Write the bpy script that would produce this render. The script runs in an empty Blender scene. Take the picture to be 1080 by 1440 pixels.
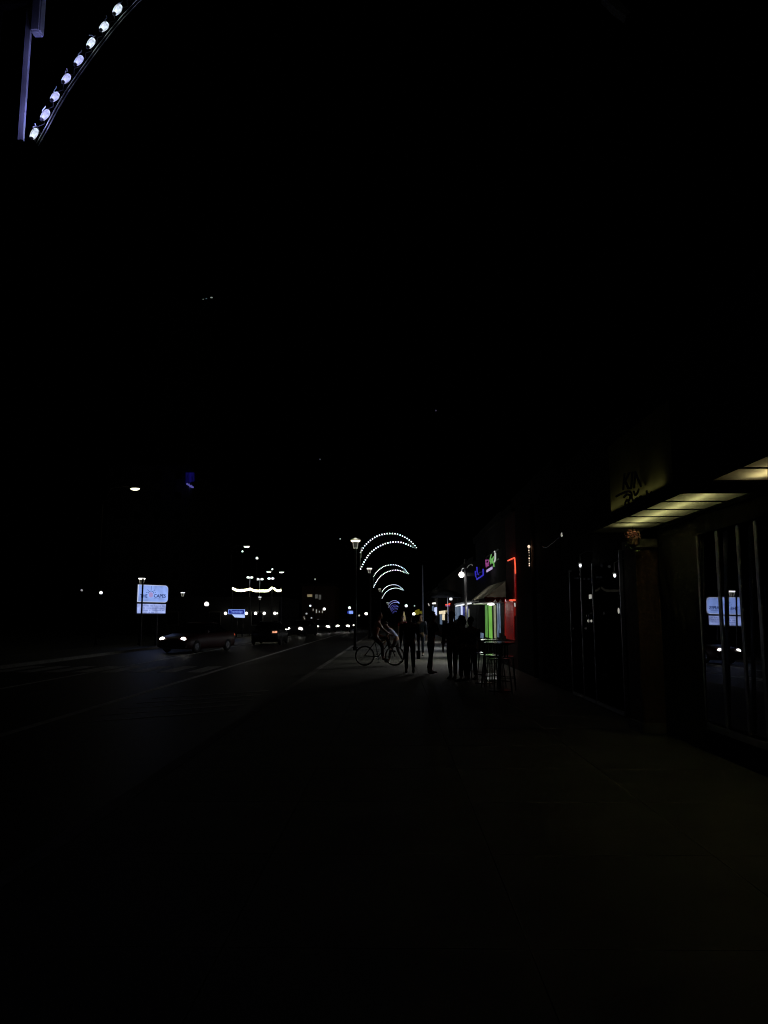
import bpy, bmesh, math, random
from mathutils import Vector, Matrix, Euler, Quaternion
R = math.radians
rnd = random.Random(7)
scene = bpy.context.scene
COL = scene.collection

# ------------------------------------------------------------------ camera
F = 1080.0
EYE = 1.6
PITCH = math.atan(148 / F)
YAW = math.atan(16 / F)
cam_d = bpy.data.cameras.new('camera')
cam = bpy.data.objects.new('camera', cam_d)
COL.objects.link(cam)
cam.location = (0, 0, EYE)
cam.rotation_euler = (math.pi / 2 + PITCH, 0, YAW)
cam_d.sensor_fit = 'HORIZONTAL'
cam_d.sensor_width = 36
cam_d.lens = 36
cam_d.clip_start = 0.05
cam_d.clip_end = 6000
scene.camera = cam
RM = Euler((math.pi / 2 + PITCH, 0, YAW)).to_matrix()
CAM = Vector((0, 0, EYE))

def ray(px, py):
    return RM @ Vector(((px - 540) / F, (720 - py) / F, -1.0))
def P(px, py, Y):                       # point of the photograph at street distance Y
    d = ray(px, py)
    return CAM + d * (Y / d.y)
def W(px, py, X):                       # point on the shop front plane at X
    d = ray(px, py)
    return CAM + d * (X / d.x)
def G(px, py, z=0.0):                   # point on the ground
    d = ray(px, py)
    return CAM + d * ((z - EYE) / d.z)

# ------------------------------------------------------------------ view, world
scene.view_settings.view_transform = 'Standard'
scene.view_settings.look = 'None'
scene.view_settings.exposure = 0
scene.view_settings.gamma = 1
w = bpy.data.worlds.new('World')
scene.world = w
w.use_nodes = True
nt = w.node_tree
bg = nt.nodes['Background']
sky = nt.nodes.new('ShaderNodeTexSky')
sky.sky_type = 'NISHITA'
sky.sun_disc = False
sky.sun_elevation = R(-6)
sky.sun_rotation = R(200)
nt.links.new(sky.outputs[0], bg.inputs[0])
bg.inputs[1].default_value = 0.0004
sun_d = bpy.data.lights.new('moonlight', 'SUN')
sun_d.energy = 0.001
sun_d.angle = R(0.5)
sun_d.color = (1.0, 0.97, 0.75)
sun = bpy.data.objects.new('moonlight', sun_d)
COL.objects.link(sun)
sun.rotation_euler = (R(38), R(-12), 0)

# ------------------------------------------------------------------ materials
def mat(name, color, rough=0.6, metal=0.0, vary=0.25, scale=6.0, bump=0.0, spec=0.5):
    m = bpy.data.materials.new(name)
    m.use_nodes = True
    n = m.node_tree
    b = n.nodes['Principled BSDF']
    b.inputs['Roughness'].default_value = rough
    b.inputs['Metallic'].default_value = metal
    b.inputs['Specular IOR Level'].default_value = spec
    tc = n.nodes.new('ShaderNodeTexCoord')
    no = n.nodes.new('ShaderNodeTexNoise')
    no.inputs['Scale'].default_value = scale
    no.inputs['Detail'].default_value = 5
    n.links.new(tc.outputs['Object'], no.inputs['Vector'])
    cr = n.nodes.new('ShaderNodeValToRGB')
    cr.color_ramp.elements[0].position = 0.3
    cr.color_ramp.elements[1].position = 0.7
    c = Vector(color)
    cr.color_ramp.elements[0].color = (*(c * (1 - vary)), 1)
    cr.color_ramp.elements[1].color = (*[min(1, v * (1 + vary)) for v in c], 1)
    n.links.new(no.outputs['Fac'], cr.inputs['Fac'])
    n.links.new(cr.outputs['Color'], b.inputs['Base Color'])
    if bump:
        bu = n.nodes.new('ShaderNodeBump')
        bu.inputs['Strength'].default_value = bump
        bu.inputs['Distance'].default_value = 0.02
        n.links.new(no.outputs['Fac'], bu.inputs['Height'])
        n.links.new(bu.outputs['Normal'], b.inputs['Normal'])
    return m

def glow(name, color, strength=1.0, vary=0.0, scale=9.0):
    m = bpy.data.materials.new(name)
    m.use_nodes = True
    n = m.node_tree
    b = n.nodes['Principled BSDF']
    b.inputs['Base Color'].default_value = (0.03, 0.03, 0.03, 1)
    b.inputs['Specular IOR Level'].default_value = 0.15
    b.inputs['Roughness'].default_value = 0.5
    b.inputs['Emission Strength'].default_value = strength
    if vary:
        tc = n.nodes.new('ShaderNodeTexCoord')
        no = n.nodes.new('ShaderNodeTexNoise')
        no.inputs['Scale'].default_value = scale
        n.links.new(tc.outputs['Object'], no.inputs['Vector'])
        cr = n.nodes.new('ShaderNodeValToRGB')
        cr.color_ramp.elements[0].position = 0.35
        cr.color_ramp.elements[1].position = 0.65
        c = Vector(color)
        cr.color_ramp.elements[0].color = (*(c * (1 - vary)), 1)
        cr.color_ramp.elements[1].color = (*(c * (1 + vary)), 1)
        n.links.new(no.outputs['Fac'], cr.inputs['Fac'])
        n.links.new(cr.outputs['Color'], b.inputs['Emission Color'])
    else:
        b.inputs['Emission Color'].default_value = (*color, 1)
    return m

def mirror_glass(name, fac, tint=(0.9, 0.93, 1.0), rough=0.0):
    m = bpy.data.materials.new(name)
    m.use_nodes = True
    n = m.node_tree
    n.nodes.remove(n.nodes['Principled BSDF'])
    out = n.nodes['Material Output']
    mx = n.nodes.new('ShaderNodeMixShader')
    d = n.nodes.new('ShaderNodeBsdfDiffuse')
    d.inputs['Color'].default_value = (0.004, 0.004, 0.005, 1)
    g = n.nodes.new('ShaderNodeBsdfGlossy')
    g.inputs['Color'].default_value = (*tint, 1)
    g.inputs['Roughness'].default_value = rough
    mx.inputs[0].default_value = fac
    n.links.new(d.outputs[0], mx.inputs[1])
    n.links.new(g.outputs[0], mx.inputs[2])
    n.links.new(mx.outputs[0], out.inputs['Surface'])
    return m

def translucent(name, color):
    m = bpy.data.materials.new(name)
    m.use_nodes = True
    n = m.node_tree
    n.nodes.remove(n.nodes['Principled BSDF'])
    out = n.nodes['Material Output']
    mx = n.nodes.new('ShaderNodeMixShader')
    d = n.nodes.new('ShaderNodeBsdfDiffuse')
    t = n.nodes.new('ShaderNodeBsdfTranslucent')
    tc = n.nodes.new('ShaderNodeTexCoord')
    no = n.nodes.new('ShaderNodeTexNoise')
    no.inputs['Scale'].default_value = 3
    cr = n.nodes.new('ShaderNodeValToRGB')
    c = Vector(color)
    cr.color_ramp.elements[0].color = (*(c * 0.6), 1)
    cr.color_ramp.elements[1].color = (*(c * 1.1), 1)
    n.links.new(tc.outputs['Object'], no.inputs['Vector'])
    n.links.new(no.outputs['Fac'], cr.inputs['Fac'])
    n.links.new(cr.outputs[0], d.inputs[0])
    n.links.new(cr.outputs[0], t.inputs[0])
    mx.inputs[0].default_value = 0.75
    n.links.new(d.outputs[0], mx.inputs[1])
    n.links.new(t.outputs[0], mx.inputs[2])
    n.links.new(mx.outputs[0], out.inputs['Surface'])
    return m

M = dict(
    asphalt=mat('asphalt', (0.022, 0.022, 0.019), 0.55, vary=0.35, scale=3, bump=0.3, spec=0.35),
    paving=mat('paving', (0.085, 0.086, 0.07), 0.7, vary=0.3, scale=1.4, bump=0.15),
    kerb=mat('kerb_concrete', (0.22, 0.215, 0.2), 0.8, bump=0.2),
    paint=mat('road_paint', (0.75, 0.75, 0.7), 0.6, vary=0.45, scale=5),
    earth=mat('earth', (0.04, 0.045, 0.03), 0.95),
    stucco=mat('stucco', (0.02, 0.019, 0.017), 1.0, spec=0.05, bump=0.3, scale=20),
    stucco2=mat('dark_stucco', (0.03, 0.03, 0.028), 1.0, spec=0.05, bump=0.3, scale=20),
    tower=mat('tower_concrete', (0.08, 0.08, 0.085), 0.9, scale=0.3),
    redwall=mat('red_painted_wall', (0.10, 0.004, 0.004), 0.9, spec=.2),
    brick=mat('brick', (0.11, 0.06, 0.038), 0.85, vary=0.4, scale=14, bump=0.4),
    flat_black=mat('flat_black_paint', (0.012, 0.012, 0.012), 1.0, spec=0.0),
    black=mat('black_metal', (0.012, 0.012, 0.014), 0.4),
    dark=mat('dark_plastic', (0.02, 0.02, 0.022), 0.5),
    alu=mat('aluminium', (0.6, 0.6, 0.63), 0.35, 0.85, vary=0.1),
    greymetal=mat('grey_metal', (0.06, 0.06, 0.065), 0.7),
    whitemetal=mat('white_metal', (0.62, 0.63, 0.68), 0.45, vary=0.1),
    frame=mat('window_frame_metal', (0.3, 0.3, 0.27), 0.35, 0.7),
    steel=mat('polished_steel', (0.7, 0.7, 0.7), 0.18, 1.0, vary=0.1),
    white=mat('white_paint', (0.7, 0.7, 0.66), 0.6, vary=0.08),
    awning=translucent('awning_canvas', (0.68, 0.66, 0.58)),
    maroon=mat('maroon_canvas', (0.1, 0.02, 0.015), 0.9),
    glass_mirror=mirror_glass('reflective_glass', 0.52),
    glass_dark=mirror_glass('dark_glass', 0.002),
    soffit=translucent('soffit_diffuser', (0.76, 0.74, 0.58)),
    flower=mat('pink_flowers', (0.6, 0.27, 0.27), 0.8, vary=0.5, scale=30),
    leaf=mat('leaves', (0.05, 0.08, 0.03), 0.7),
    skin=mat('skin', (0.35, 0.2, 0.14), 0.55, vary=0.08),
    hair=mat('hair', (0.015, 0.011, 0.008), 0.6),
    cloth_black=mat('black_cloth', (0.012, 0.012, 0.014), 0.9),
    cloth_navy=mat('navy_cloth', (0.02, 0.025, 0.05), 0.9),
    cloth_grey=mat('grey_cloth', (0.06, 0.06, 0.065), 0.9),
    cloth_peach=mat('peach_cloth', (0.6, 0.34, 0.26), 0.9),
    cloth_blue=mat('pale_blue_cloth', (0.42, 0.5, 0.75), 0.9),
    cloth_red=mat('red_cloth', (0.3, 0.02, 0.02), 0.9),
    paper=mat('white_paper', (0.8, 0.8, 0.78), 0.7, vary=0.05),
    rubber=mat('rubber', (0.015, 0.015, 0.015), 0.8),
    car_red=mat('dark_red_car_paint', (0.035, 0.004, 0.003), 0.45, spec=.3),
    car_grey=mat('grey_car_paint', (0.03, 0.03, 0.034), 0.4, spec=.3),
    car_silver=mat('silver_car_paint', (0.1, 0.1, 0.11), 0.4, 0.2),
    car_black=mat('black_car_paint', (0.008, 0.008, 0.009), 0.4, spec=.3),
    carglass=mirror_glass('car_glass', 0.05),
    ink=mat('sign_ink', (0.02, 0.03, 0.06), 0.7),
    # things that give off light, and light put in as glow
    bulb_a=glow('bulb_white', (0.72, 0.84, 1.0), .95, 0.35, 40),
    bulb_b=glow('bulb_blue_white', (0.50, 0.54, 1.0), 1.0, 0.35, 40),
    bulb_far=glow('bulb_far_white', (0.86, 0.93, 1.0), 2.6),
    bulb_violet=glow('bulb_violet', (0.2, 0.21, 0.8), .75),
    bulb_lav=glow('bulb_lavender', (0.5, 0.52, 1.0), .85),
    lamp_warm=glow('lamp_warm', (1.0, 0.93, 0.66), 3.0),
    lamp_white=glow('lamp_white', (1.0, 0.98, 0.92), 2.0),
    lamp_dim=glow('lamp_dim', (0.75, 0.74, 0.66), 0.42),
    lamp_cool=glow('lamp_cool', (0.9, 0.95, 1.0), 1.3),
    lamp_glass=glow('lantern_glass', (0.8, 0.8, 0.6), 0.035, 0.5, 30),
    headlight=glow('headlight_lens', (1.0, 0.96, 0.88), 5.0),
    taillight=glow('taillight_lens', (1.0, 0.10, 0.03), 1.5),
    taillight_hot=glow('taillight_bright', (1.0, 0.42, 0.25), 1.1),
    sign_face=glow('sign_face_blue_white', (0.27, 0.40, 0.88), 0.92, 0.26, 1.2),
    sign_text=glow('sign_text_navy', (0.012, 0.03, 0.14), 1.0),
    sign_pink=glow('sign_sun_pink', (0.42, 0.33, 0.68), 0.85),
    sign_edge=glow('sign_edge_white', (0.62, 0.68, 0.9), 1.0),
    sign_reader=glow('reader_board', (0.34, 0.42, 0.80), 0.95, 0.3, 2.5),
    sign_reader_text=glow('reader_text', (0.10, 0.15, 0.42), 1.0),
    sign_blue=glow('sign_deep_blue', (0.006, 0.012, 0.22), 1.0),
    sign_blue3=glow('sign_letter_blue', (0.2, 0.3, 0.8), 1.0),
    sign_strip=glow('sign_strip_white', (0.45, 0.58, 1.0), 1.0),
    sign_blue2=glow('sign_pale_blue', (0.25, 0.38, 0.9), 1.0),
    tower_sign=glow('tower_sign_blue', (0.012, 0.008, 0.20), 0.22, 0.6, 0.5),
    tower_text=glow('tower_sign_text', (0.11, 0.10, 0.42), .7),
    tower_text2=glow('tower_sign_text_grey', (0.10, 0.12, 0.2), 1.0),
    neon_red=glow('neon_red', (1.0, 0.11, 0.05), 1.1),
    neon_red_glow=glow('red_wall_glow', (0.085, 0.0, 0.0), 1.0, 0.5, 1.2),
    neon_red_dim=glow('neon_red_dim', (0.22, 0.012, 0.008), 1.0),
    neon_blue=glow('neon_blue', (0.03, 0.025, 0.42), 1.0),
    neon_purple=glow('neon_purple', (0.26, 0.05, 0.2), 1.0),
    neon_green=glow('neon_green', (0.14, 0.42, 0.10), 1.0),
    neon_white=glow('neon_white', (0.45, 0.5, 0.45), 1.0),
    neon_lav=glow('neon_lavender', (0.42, 0.33, 0.58), 1.0),
    win_green=glow('window_green', (0.15, 0.42, 0.06), 0.95, 0.15, 2),
    win_green2=glow('window_dark_green', (0.08, 0.24, 0.045), 1.0, 0.2, 2),
    win_beige=glow('window_beige', (0.22, 0.24, 0.14), 0.9, 0.2, 3),
    win_slate=glow('window_slate_blue', (0.075, 0.11, 0.17), 1.0, 0.5, 3),
    win_ice=glow('window_ice_white', (0.55, 0.62, 0.95), 1.0, 0.15, 2),
    win_blue=glow('window_blue', (0.018, 0.03, 0.24), 1.0, 0.7, 1.5),
    win_warm=glow('window_warm_white', (0.8, 0.68, 0.45), 1.0, 0.35, 2.5),
    win_yellow=glow('yellow_lit_sign', (0.10, 0.085, 0.006), 1.0, 0.4, 1),
    glow_grey=glow('glow_patch_grey', (0.16, 0.16, 0.15), 1.0, 0.5, 8),
    win_dim=glow('window_dim_yellow', (0.21, 0.17, 0.09), 1.0, 0.2, 1),
    win_dim2=glow('window_dim_grey', (0.05, 0.05, 0.045), 1.0, 0.3, 1),
    fascia=translucent('sign_box_face', (0.5, 0.48, 0.3)),
    fire=glow('string_bulb_warm', (1.0, 0.75, 0.55), 1.0),
    star=glow('star_light', (0.10, 0.10, 0.12), 1.0),
)

# ------------------------------------------------------------------ mesh building
class MB:
    def __init__(s):
        s.bm = bmesh.new()
    def box(s, x0, x1, y0, y1, z0, z1, bev=0.0):
        r = bmesh.ops.create_cube(s.bm, size=1)
        for v in r['verts']:
            v.co = Vector(((x0 + x1) / 2 + v.co.x * (x1 - x0), (y0 + y1) / 2 + v.co.y * (y1 - y0), (z0 + z1) / 2 + v.co.z * (z1 - z0)))
        if bev:
            es = list({e for v in r['verts'] for e in v.link_edges})
            bmesh.ops.bevel(s.bm, geom=es, offset=bev, segments=2, affect='EDGES')
        return s
    def tube(s, a, b, r0, r1=None, n=10):
        a, b = Vector(a), Vector(b)
        r1 = r0 if r1 is None else r1
        d = b - a
        q = Vector((0, 0, 1)).rotation_difference(d.normalized())
        r = bmesh.ops.create_cone(s.bm, cap_ends=True, segments=n, radius1=r0, radius2=r1, depth=d.length)
        for v in r['verts']:
            v.co = q @ v.co + (a + b) / 2
        return s
    def path(s, pts, r, n=8):
        pts = [Vector(p) for p in pts]
        rings = []
        for i, p in enumerate(pts):
            t = (pts[min(i + 1, len(pts) - 1)] - pts[max(i - 1, 0)]).normalized()
            up = Vector((0, 1, 0)) if abs(t.y) < 0.9 else Vector((0, 0, 1))
            x = t.cross(up).normalized()
            y = t.cross(x).normalized()
            rr = r[i] if isinstance(r, (list, tuple)) else r
            rings.append([s.bm.verts.new(p + (x * math.cos(2 * math.pi * k / n) + y * math.sin(2 * math.pi * k / n)) * rr) for k in range(n)])
        for a, b in zip(rings, rings[1:]):
            for k in range(n):
                s.bm.faces.new((a[k], a[(k + 1) % n], b[(k + 1) % n], b[k]))
        s.bm.faces.new(rings[0][::-1])
        s.bm.faces.new(rings[-1])
        return s
    def ball(s, c, rx, ry=None, rz=None, seg=12, rings=8):
        ry = rx if ry is None else ry
        rz = rx if rz is None else rz
        r = bmesh.ops.create_uvsphere(s.bm, u_segments=seg, v_segments=rings, radius=1)
        for v in r['verts']:
            v.co = Vector((c[0] + v.co.x * rx, c[1] + v.co.y * ry, c[2] + v.co.z * rz))
        return s
    def lathe(s, prof, c=(0, 0, 0), n=14):
        rings = []
        for (r, z) in prof:
            rings.append([s.bm.verts.new((c[0] + max(r, 1e-4) * math.cos(2 * math.pi * k / n), c[1] + max(r, 1e-4) * math.sin(2 * math.pi * k / n), c[2] + z)) for k in range(n)])
        for a, b in zip(rings, rings[1:]):
            for k in range(n):
                s.bm.faces.new((a[k], a[(k + 1) % n], b[(k + 1) % n], b[k]))
        s.bm.faces.new(rings[0][::-1])
        s.bm.faces.new(rings[-1])
        return s
    def poly(s, pts, normal, t):
        """flat outline with thickness t along normal"""
        n = Vector(normal).normalized() * t
        a = [s.bm.verts.new(Vector(p)) for p in pts]
        b = [s.bm.verts.new(Vector(p) + n) for p in pts]
        s.bm.faces.new(a)
        s.bm.faces.new(b[::-1])
        k = len(pts)
        for i in range(k):
            s.bm.faces.new((a[i], b[i], b[(i + 1) % k], a[(i + 1) % k]))
        return s
    def loft(s, sections, cap=True):
        rings = [[s.bm.verts.new(Vector(p)) for p in sec] for sec in sections]
        n = len(rings[0])
        for a, b in zip(rings, rings[1:]):
            for k in range(n):
                s.bm.faces.new((a[k], a[(k + 1) % n], b[(k + 1) % n], b[k]))
        if cap:
            s.bm.faces.new(rings[0][::-1])
            s.bm.faces.new(rings[-1])
        return s
    def torus(s, c, R0, r, axis='x', n=28, m=8):
        rings = []
        for i in range(n):
            a = 2 * math.pi * i / n
            ring = []
            for j in range(m):
                b = 2 * math.pi * j / m
                q = R0 + r * math.cos(b)
                h = r * math.sin(b)
                p = {'x': (h, q * math.cos(a), q * math.sin(a)), 'y': (q * math.cos(a), h, q * math.sin(a)), 'z': (q * math.cos(a), q * math.sin(a), h)}[axis]
                ring.append(s.bm.verts.new(Vector(c) + Vector(p)))
            rings.append(ring)
        for i in range(n):
            a, b = rings[i], rings[(i + 1) % n]
            for j in range(m):
                s.bm.faces.new((a[j], a[(j + 1) % m], b[(j + 1) % m], b[j]))
        return s
    def build(s, name, m, parent=None, smooth=False, loc=None, bevel=0.0):
        bmesh.ops.recalc_face_normals(s.bm, faces=s.bm.faces)
        me = bpy.data.meshes.new(name)
        s.bm.to_mesh(me)
        s.bm.free()
        if smooth:
            for f in me.polygons:
                f.use_smooth = True
        me.materials.append(M[m] if isinstance(m, str) else m)
        o = bpy.data.objects.new(name, me)
        COL.objects.link(o)
        if parent:
            o.parent = parent
        if loc is not None:
            o.location = loc
        return o

def tag(o, label=None, cat=None, group=None, kind=None):
    if label: o['label'] = label
    if cat: o['category'] = cat
    if group: o['group'] = group
    if kind: o['kind'] = kind
    return o
def thing(name, label, cat, loc=(0, 0, 0), rz=0.0, group=None):
    o = bpy.data.objects.new(name, None)
    o.empty_display_size = 0.2
    COL.objects.link(o)
    o.location = loc
    o.rotation_euler = (0, 0, rz)
    return tag(o, label, cat, group)
def copy_tree(o, parent=None):
    c = o.copy()
    COL.objects.link(c)
    if parent: c.parent = parent
    for ch in list(o.children):
        copy_tree(ch, c)
    return c
def lamp(name, loc, energy, color=(1, 1, 1), radius=0.05, parent=None, kind='POINT', **kw):
    d = bpy.data.lights.new(name, kind)
    d.energy = energy
    d.color = color
    if kind in ('POINT', 'SPOT'):
        d.shadow_soft_size = radius
    for k, v in kw.items():
        setattr(d, k, v)
    o = bpy.data.objects.new(name, d)
    COL.objects.link(o)
    o.location = loc
    if parent: o.parent = parent
    return o
def text_mesh(name, body, size, m, parent, mtx, extrude=0.006, align='CENTER', shear=0.0, sx=1.0):
    c = bpy.data.curves.new(name, 'FONT')
    c.body = body
    c.size = size
    c.extrude = extrude
    c.align_x = align
    c.align_y = 'CENTER'
    c.shear = shear
    c.offset = size * .022
    tmp = bpy.data.objects.new('tmp', c)
    COL.objects.link(tmp)
    bpy.context.view_layer.update()
    me = bpy.data.meshes.new_from_object(tmp.evaluated_get(bpy.context.evaluated_depsgraph_get()))
    bpy.data.objects.remove(tmp)
    bpy.data.curves.remove(c)
    me.transform(Matrix.Scale(sx, 4, (1, 0, 0)))
    me.name = name
    me.materials.clear()
    me.materials.append(M[m])
    o = bpy.data.objects.new(name, me)
    COL.objects.link(o)
    o.parent = parent
    o.matrix_local = mtx
    return o
def frame_mtx(origin, xdir, zdir=(0, 0, 1)):
    """text frame: local x = reading direction, local y = up, local z = out of the face"""
    x = Vector(xdir).normalized()
    y = Vector(zdir).normalized()
    z = x.cross(y)
    m = Matrix((x, y, z)).transposed().to_4x4()
    m.translation = Vector(origin)
    return m

# ================================================================== SETTING
WX = 3.75          # plane of the shop fronts
KX = -2.35         # kerb line

def sheet(name, x0, x1, y0, y1, z, m, z1=None):
    b = MB()
    if z1 is None:
        vs = [b.bm.verts.new(p) for p in ((x0, y0, z), (x1, y0, z), (x1, y1, z), (x0, y1, z))]
        b.bm.faces.new(vs)
    else:
        b.box(x0, x1, y0, y1, z, z1)
    return tag(b.build(name, m), kind='structure')
sheet('ground', -900, 900, -60, 2500, -0.16, 'earth')
sheet('road', -13.2, KX - 0.15, -40, 1500, -0.12, 'asphalt')
sheet('kerb', KX - 0.15, KX, -40, 1500, -0.16, 'kerb', 0.004)
sheet('far_kerb', -13.35, -13.2, -40, 1500, -0.16, 'kerb', 0.004)
sheet('far_pavement', -16.5, -13.35, -40, 1500, -0.14, 'paving', 0.0)
# pavement with joints cut as real grooves
b = MB()
y = -8.0
xs = [KX, -0.85, 0.65, 2.15, 3.95]
while y < 120:
    for xa, xb in zip(xs, xs[1:]):
        b.box(xa + 0.0025, xb - 0.0025, y + 0.0025, y + 1.4975, -0.12, 0.0)
    y += 1.5
b.box(KX + .006, 3.95, 120, 1500, -0.12, 0.0)
tag(b.build('pavement', 'paving'), kind='structure')
sheet('pavement_bed', KX, 4.2, -10, 1500, -0.03, 'asphalt')
# road markings
mk = MB()
mk.box(-5.88, -5.72, -10, 400, -0.118, -0.114)
mk.box(-9.65, -9.53, -10, 400, -0.118, -0.114)
for k in range(5):
    yy = 12.9 + k * 0.95
    mk.poly([(-5.2, yy, -0.118), (-5.0, yy + .22, -0.118), (-3.0, yy + 1.9, -0.118), (-3.0, yy + 1.62, -0.118)], (0, 0, 1), 0.004)
for k in range(8):
    mk.box(-12.9 + k * 0.9, -12.4 + k * .9, 24.5, 27.5, -0.118, -0.114)
tag(mk.build('road_markings', 'paint'), kind='structure')

# ================================================================== LIGHT ARCHES
DA = 41.5
def A(px, py):
    p = P(px, py, DA)
    return Vector((p.x, 0, p.z))
def smooth_curve(pts, n):
    """Catmull-Rom through pts, then resampled to n evenly spaced points"""
    out = []
    q = [pts[0] * 2 - pts[1]] + pts + [pts[-1] * 2 - pts[-2]]
    for i in range(1, len(q) - 2):
        for k in range(24):
            t = k / 24
            p0, p1, p2, p3 = q[i - 1], q[i], q[i + 1], q[i + 2]
            out.append(0.5 * ((2 * p1) + (p2 - p0) * t + (2 * p0 - 5 * p1 + 4 * p2 - p3) * t * t + (3 * p1 - p0 - 3 * p2 + p3) * t ** 3))
    out.append(pts[-1])
    L = [0]
    for a, c in zip(out, out[1:]): L.append(L[-1] + (c - a).length)
    res, j = [], 0
    for i in range(n):
        s = L[-1] * i / (n - 1)
        while j < len(L) - 2 and L[j + 1] < s: j += 1
        f = (s - L[j]) / max(1e-6, L[j + 1] - L[j])
        res.append(out[j].lerp(out[j + 1], f))
    return res
OUT = [A(507.6, 777.2), A(514.4, 766.7), A(526.7, 756.7), A(538.9, 751.9), A(550.6, 750.9), A(560, 752.2), A(571, 757.2), A(578.9, 763.3), A(585, 770.6)]
INN = [A(507.8, 800.6), A(512.2, 791.3), A(521.1, 778.3), A(531.7, 770), A(542.8, 765), A(555.6, 762.8), A(565.6, 763.9), A(577.8, 768.6), A(584.0, 771.4)]
PX = OUT[0].x - 0.28
def make_bulb_mesh():
    b = MB()
    b.lathe([(0.0165, 0.0), (0.0195, 0.010), (0.0225, 0.028), (0.0215, 0.044), (0.0155, 0.057), (0.004, 0.064)], n=9)
    return b
def make_arch(detail, bm_='bulb_violet'):
    root = thing('light_arch', 'arch', 'light arch', (PX, 0, 0), group='crescent light arches over the pavement')
    off = Vector((-PX, 0, 0))
    o_pts = [p + off for p in smooth_curve(OUT, 34)]
    i_pts = [p + off for p in smooth_curve(INN, 34)]
    b = MB(); b.box(-0.06, 0.06, -0.06, 0.06, 0.03, OUT[0].z + 0.35, 0.008); b.build('pole', 'black', root)
    b = MB(); b.box(-0.16, 0.16, -0.16, 0.16, 0.0, 0.03, 0.006); b.build('base_plate', 'black', root)
    for pts in (o_pts, i_pts):
        b = MB()
        # twin thin rails of the rib, behind the bulbs
        b.path([p + Vector((0.020, 0.030, -0.020)) for p in pts], 0.004, 6)
        b.path([p + Vector((0.020, 0.050, -0.020)) for p in pts], 0.004, 6)
        b.build('rib', 'frame' if detail == 1 else 'black', root, True)
    b = MB()
    s0, s1 = i_pts[0], o_pts[0]
    b.box(s0.x - 0.065, s0.x - 0.038, -0.010, 0.010, s0.z - 0.02, s1.z - 0.1)
    b.build('strut', 'whitemetal', root)
    b = MB()
    b.box(0.055, s1.x - .022, -0.03, 0.03, s1.z - 0.12, s1.z - 0.02, 0.006)
    b.build('arm', 'flat_black', root)
    b = MB()
    b.box(s1.x - 0.02, s1.x + 0.035, -0.03, 0.03, s1.z - 0.29, s1.z + 0.3, 0.008)
    b.build('bracket', 'whitemetal', root)
    t = o_pts[-1]
    b = MB()
    b.poly([t + Vector((0.02, -0.05, -0.10)), t + Vector((0.03, -0.05, 0.02)), t + Vector((-0.42, -0.05, 0.36)), t + Vector((-0.46, -0.05, 0.27))], (0, 1, 0), 0.1)
    b.build('tip_bracket', 'frame', root)
    if detail:
        b = MB()
        for pts in (o_pts, i_pts):
            for a, c in zip(pts, pts[1:]):
                mid = (a + c) / 2
                bk_ = Vector((0, .03, 0))
                d = (c - a)
                nrm = Vector((-d.z, 0, d.x)).normalized()
                b.path([v_ + bk_ for v_ in (a - nrm * .012, a.lerp(c, .3) + nrm * .012 + Vector((0, .008, 0)), mid - nrm * .016, a.lerp(c, .7) + nrm * .012 - Vector((0, .008, 0)), c - nrm * .012)], 0.0035, 5)
        b.build('cable', 'dark', root, True)
        if detail == 1:
            clip = None
            for pts in (smooth_curve([p + off for p in OUT], 31), smooth_curve([p + off for p in INN], 31)):
                for a, c in zip(pts, pts[1:]):
                    if clip is None:
                        k_ = MB(); k_.path([(-.016, 0, -.012), (-.006, 0, .004), (.006, 0, -.002), (.012, 0, .014)], .0028, 6)
                        clip = k_.build('clip', 'whitemetal', root, True); o = clip
                    else:
                        o = clip.copy(); COL.objects.link(o); o.parent = root
                    o.location = a.lerp(c, rnd.uniform(.42, .58)) + Vector((0, -.012, 0))
                    o.rotation_euler = (rnd.uniform(-.5, .5), rnd.uniform(-.8, .4), rnd.uniform(-.6, .6))
        proto = None
        n = 31 if detail == 1 else 27
        for pts in (smooth_curve([p + off for p in OUT], n), smooth_curve([p + off for p in INN], n)):
            for i, p in enumerate(pts):
                if proto is None:
                    proto = make_bulb_mesh().build('bulb', 'bulb_a', root, True)
                    meshes = [proto.data, proto.data.copy()]
                    meshes[1].materials.clear(); meshes[1].materials.append(M['bulb_b'])
                    meshes.append(proto.data.copy()); meshes[2].materials.clear(); meshes[2].materials.append(M['bulb_far'])
                    make_arch.meshes = meshes
                    o = proto
                else:
                    o = proto.copy(); COL.objects.link(o); o.parent = root
                d = pts[min(i + 1, n - 1)] - pts[max(i - 1, 0)]
                nrm = Vector((-d.z, 0, d.x)).normalized()
                if detail == 1:
                    o.data = meshes[rnd.choice((0, 1, 1, 0))]
                    o.rotation_euler = (rnd.uniform(-.45, -.1), rnd.uniform(.25, .5), 0)
                    sc = rnd.uniform(.78, .88)
                    o.scale = (sc, sc, sc * 1.22)
                else:
                    o.data = meshes[2]
                    o.rotation_euler = (0, math.atan2(nrm.x, nrm.z), 0)
                    o.scale = (1.15, 1.15, 1.15)
                o.location = p - nrm * .008
                if detail == 1:
                    if make_arch.socket is None:
                        k_ = MB(); k_.lathe([(.007, -.016), (.009, -.006), (.009, .001)], n=8)
                        make_arch.socket = k_.build('socket', 'dark', root); e_ = make_arch.socket
                    else:
                        e_ = make_arch.socket.copy(); COL.objects.link(e_); e_.parent = root
                    e_.location = o.location; e_.rotation_euler = o.rotation_euler
    else:
        for pts in (OUT, INN):
            b = MB(); b.path(smooth_curve([q + off for q in pts], 27), 0.04, 6)
            b.build('bulb_string', bm_, root)
    return root
make_arch.socket = None
near = make_arch(1)
near.location.y = 3.80
near.location.x -= .11
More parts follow.
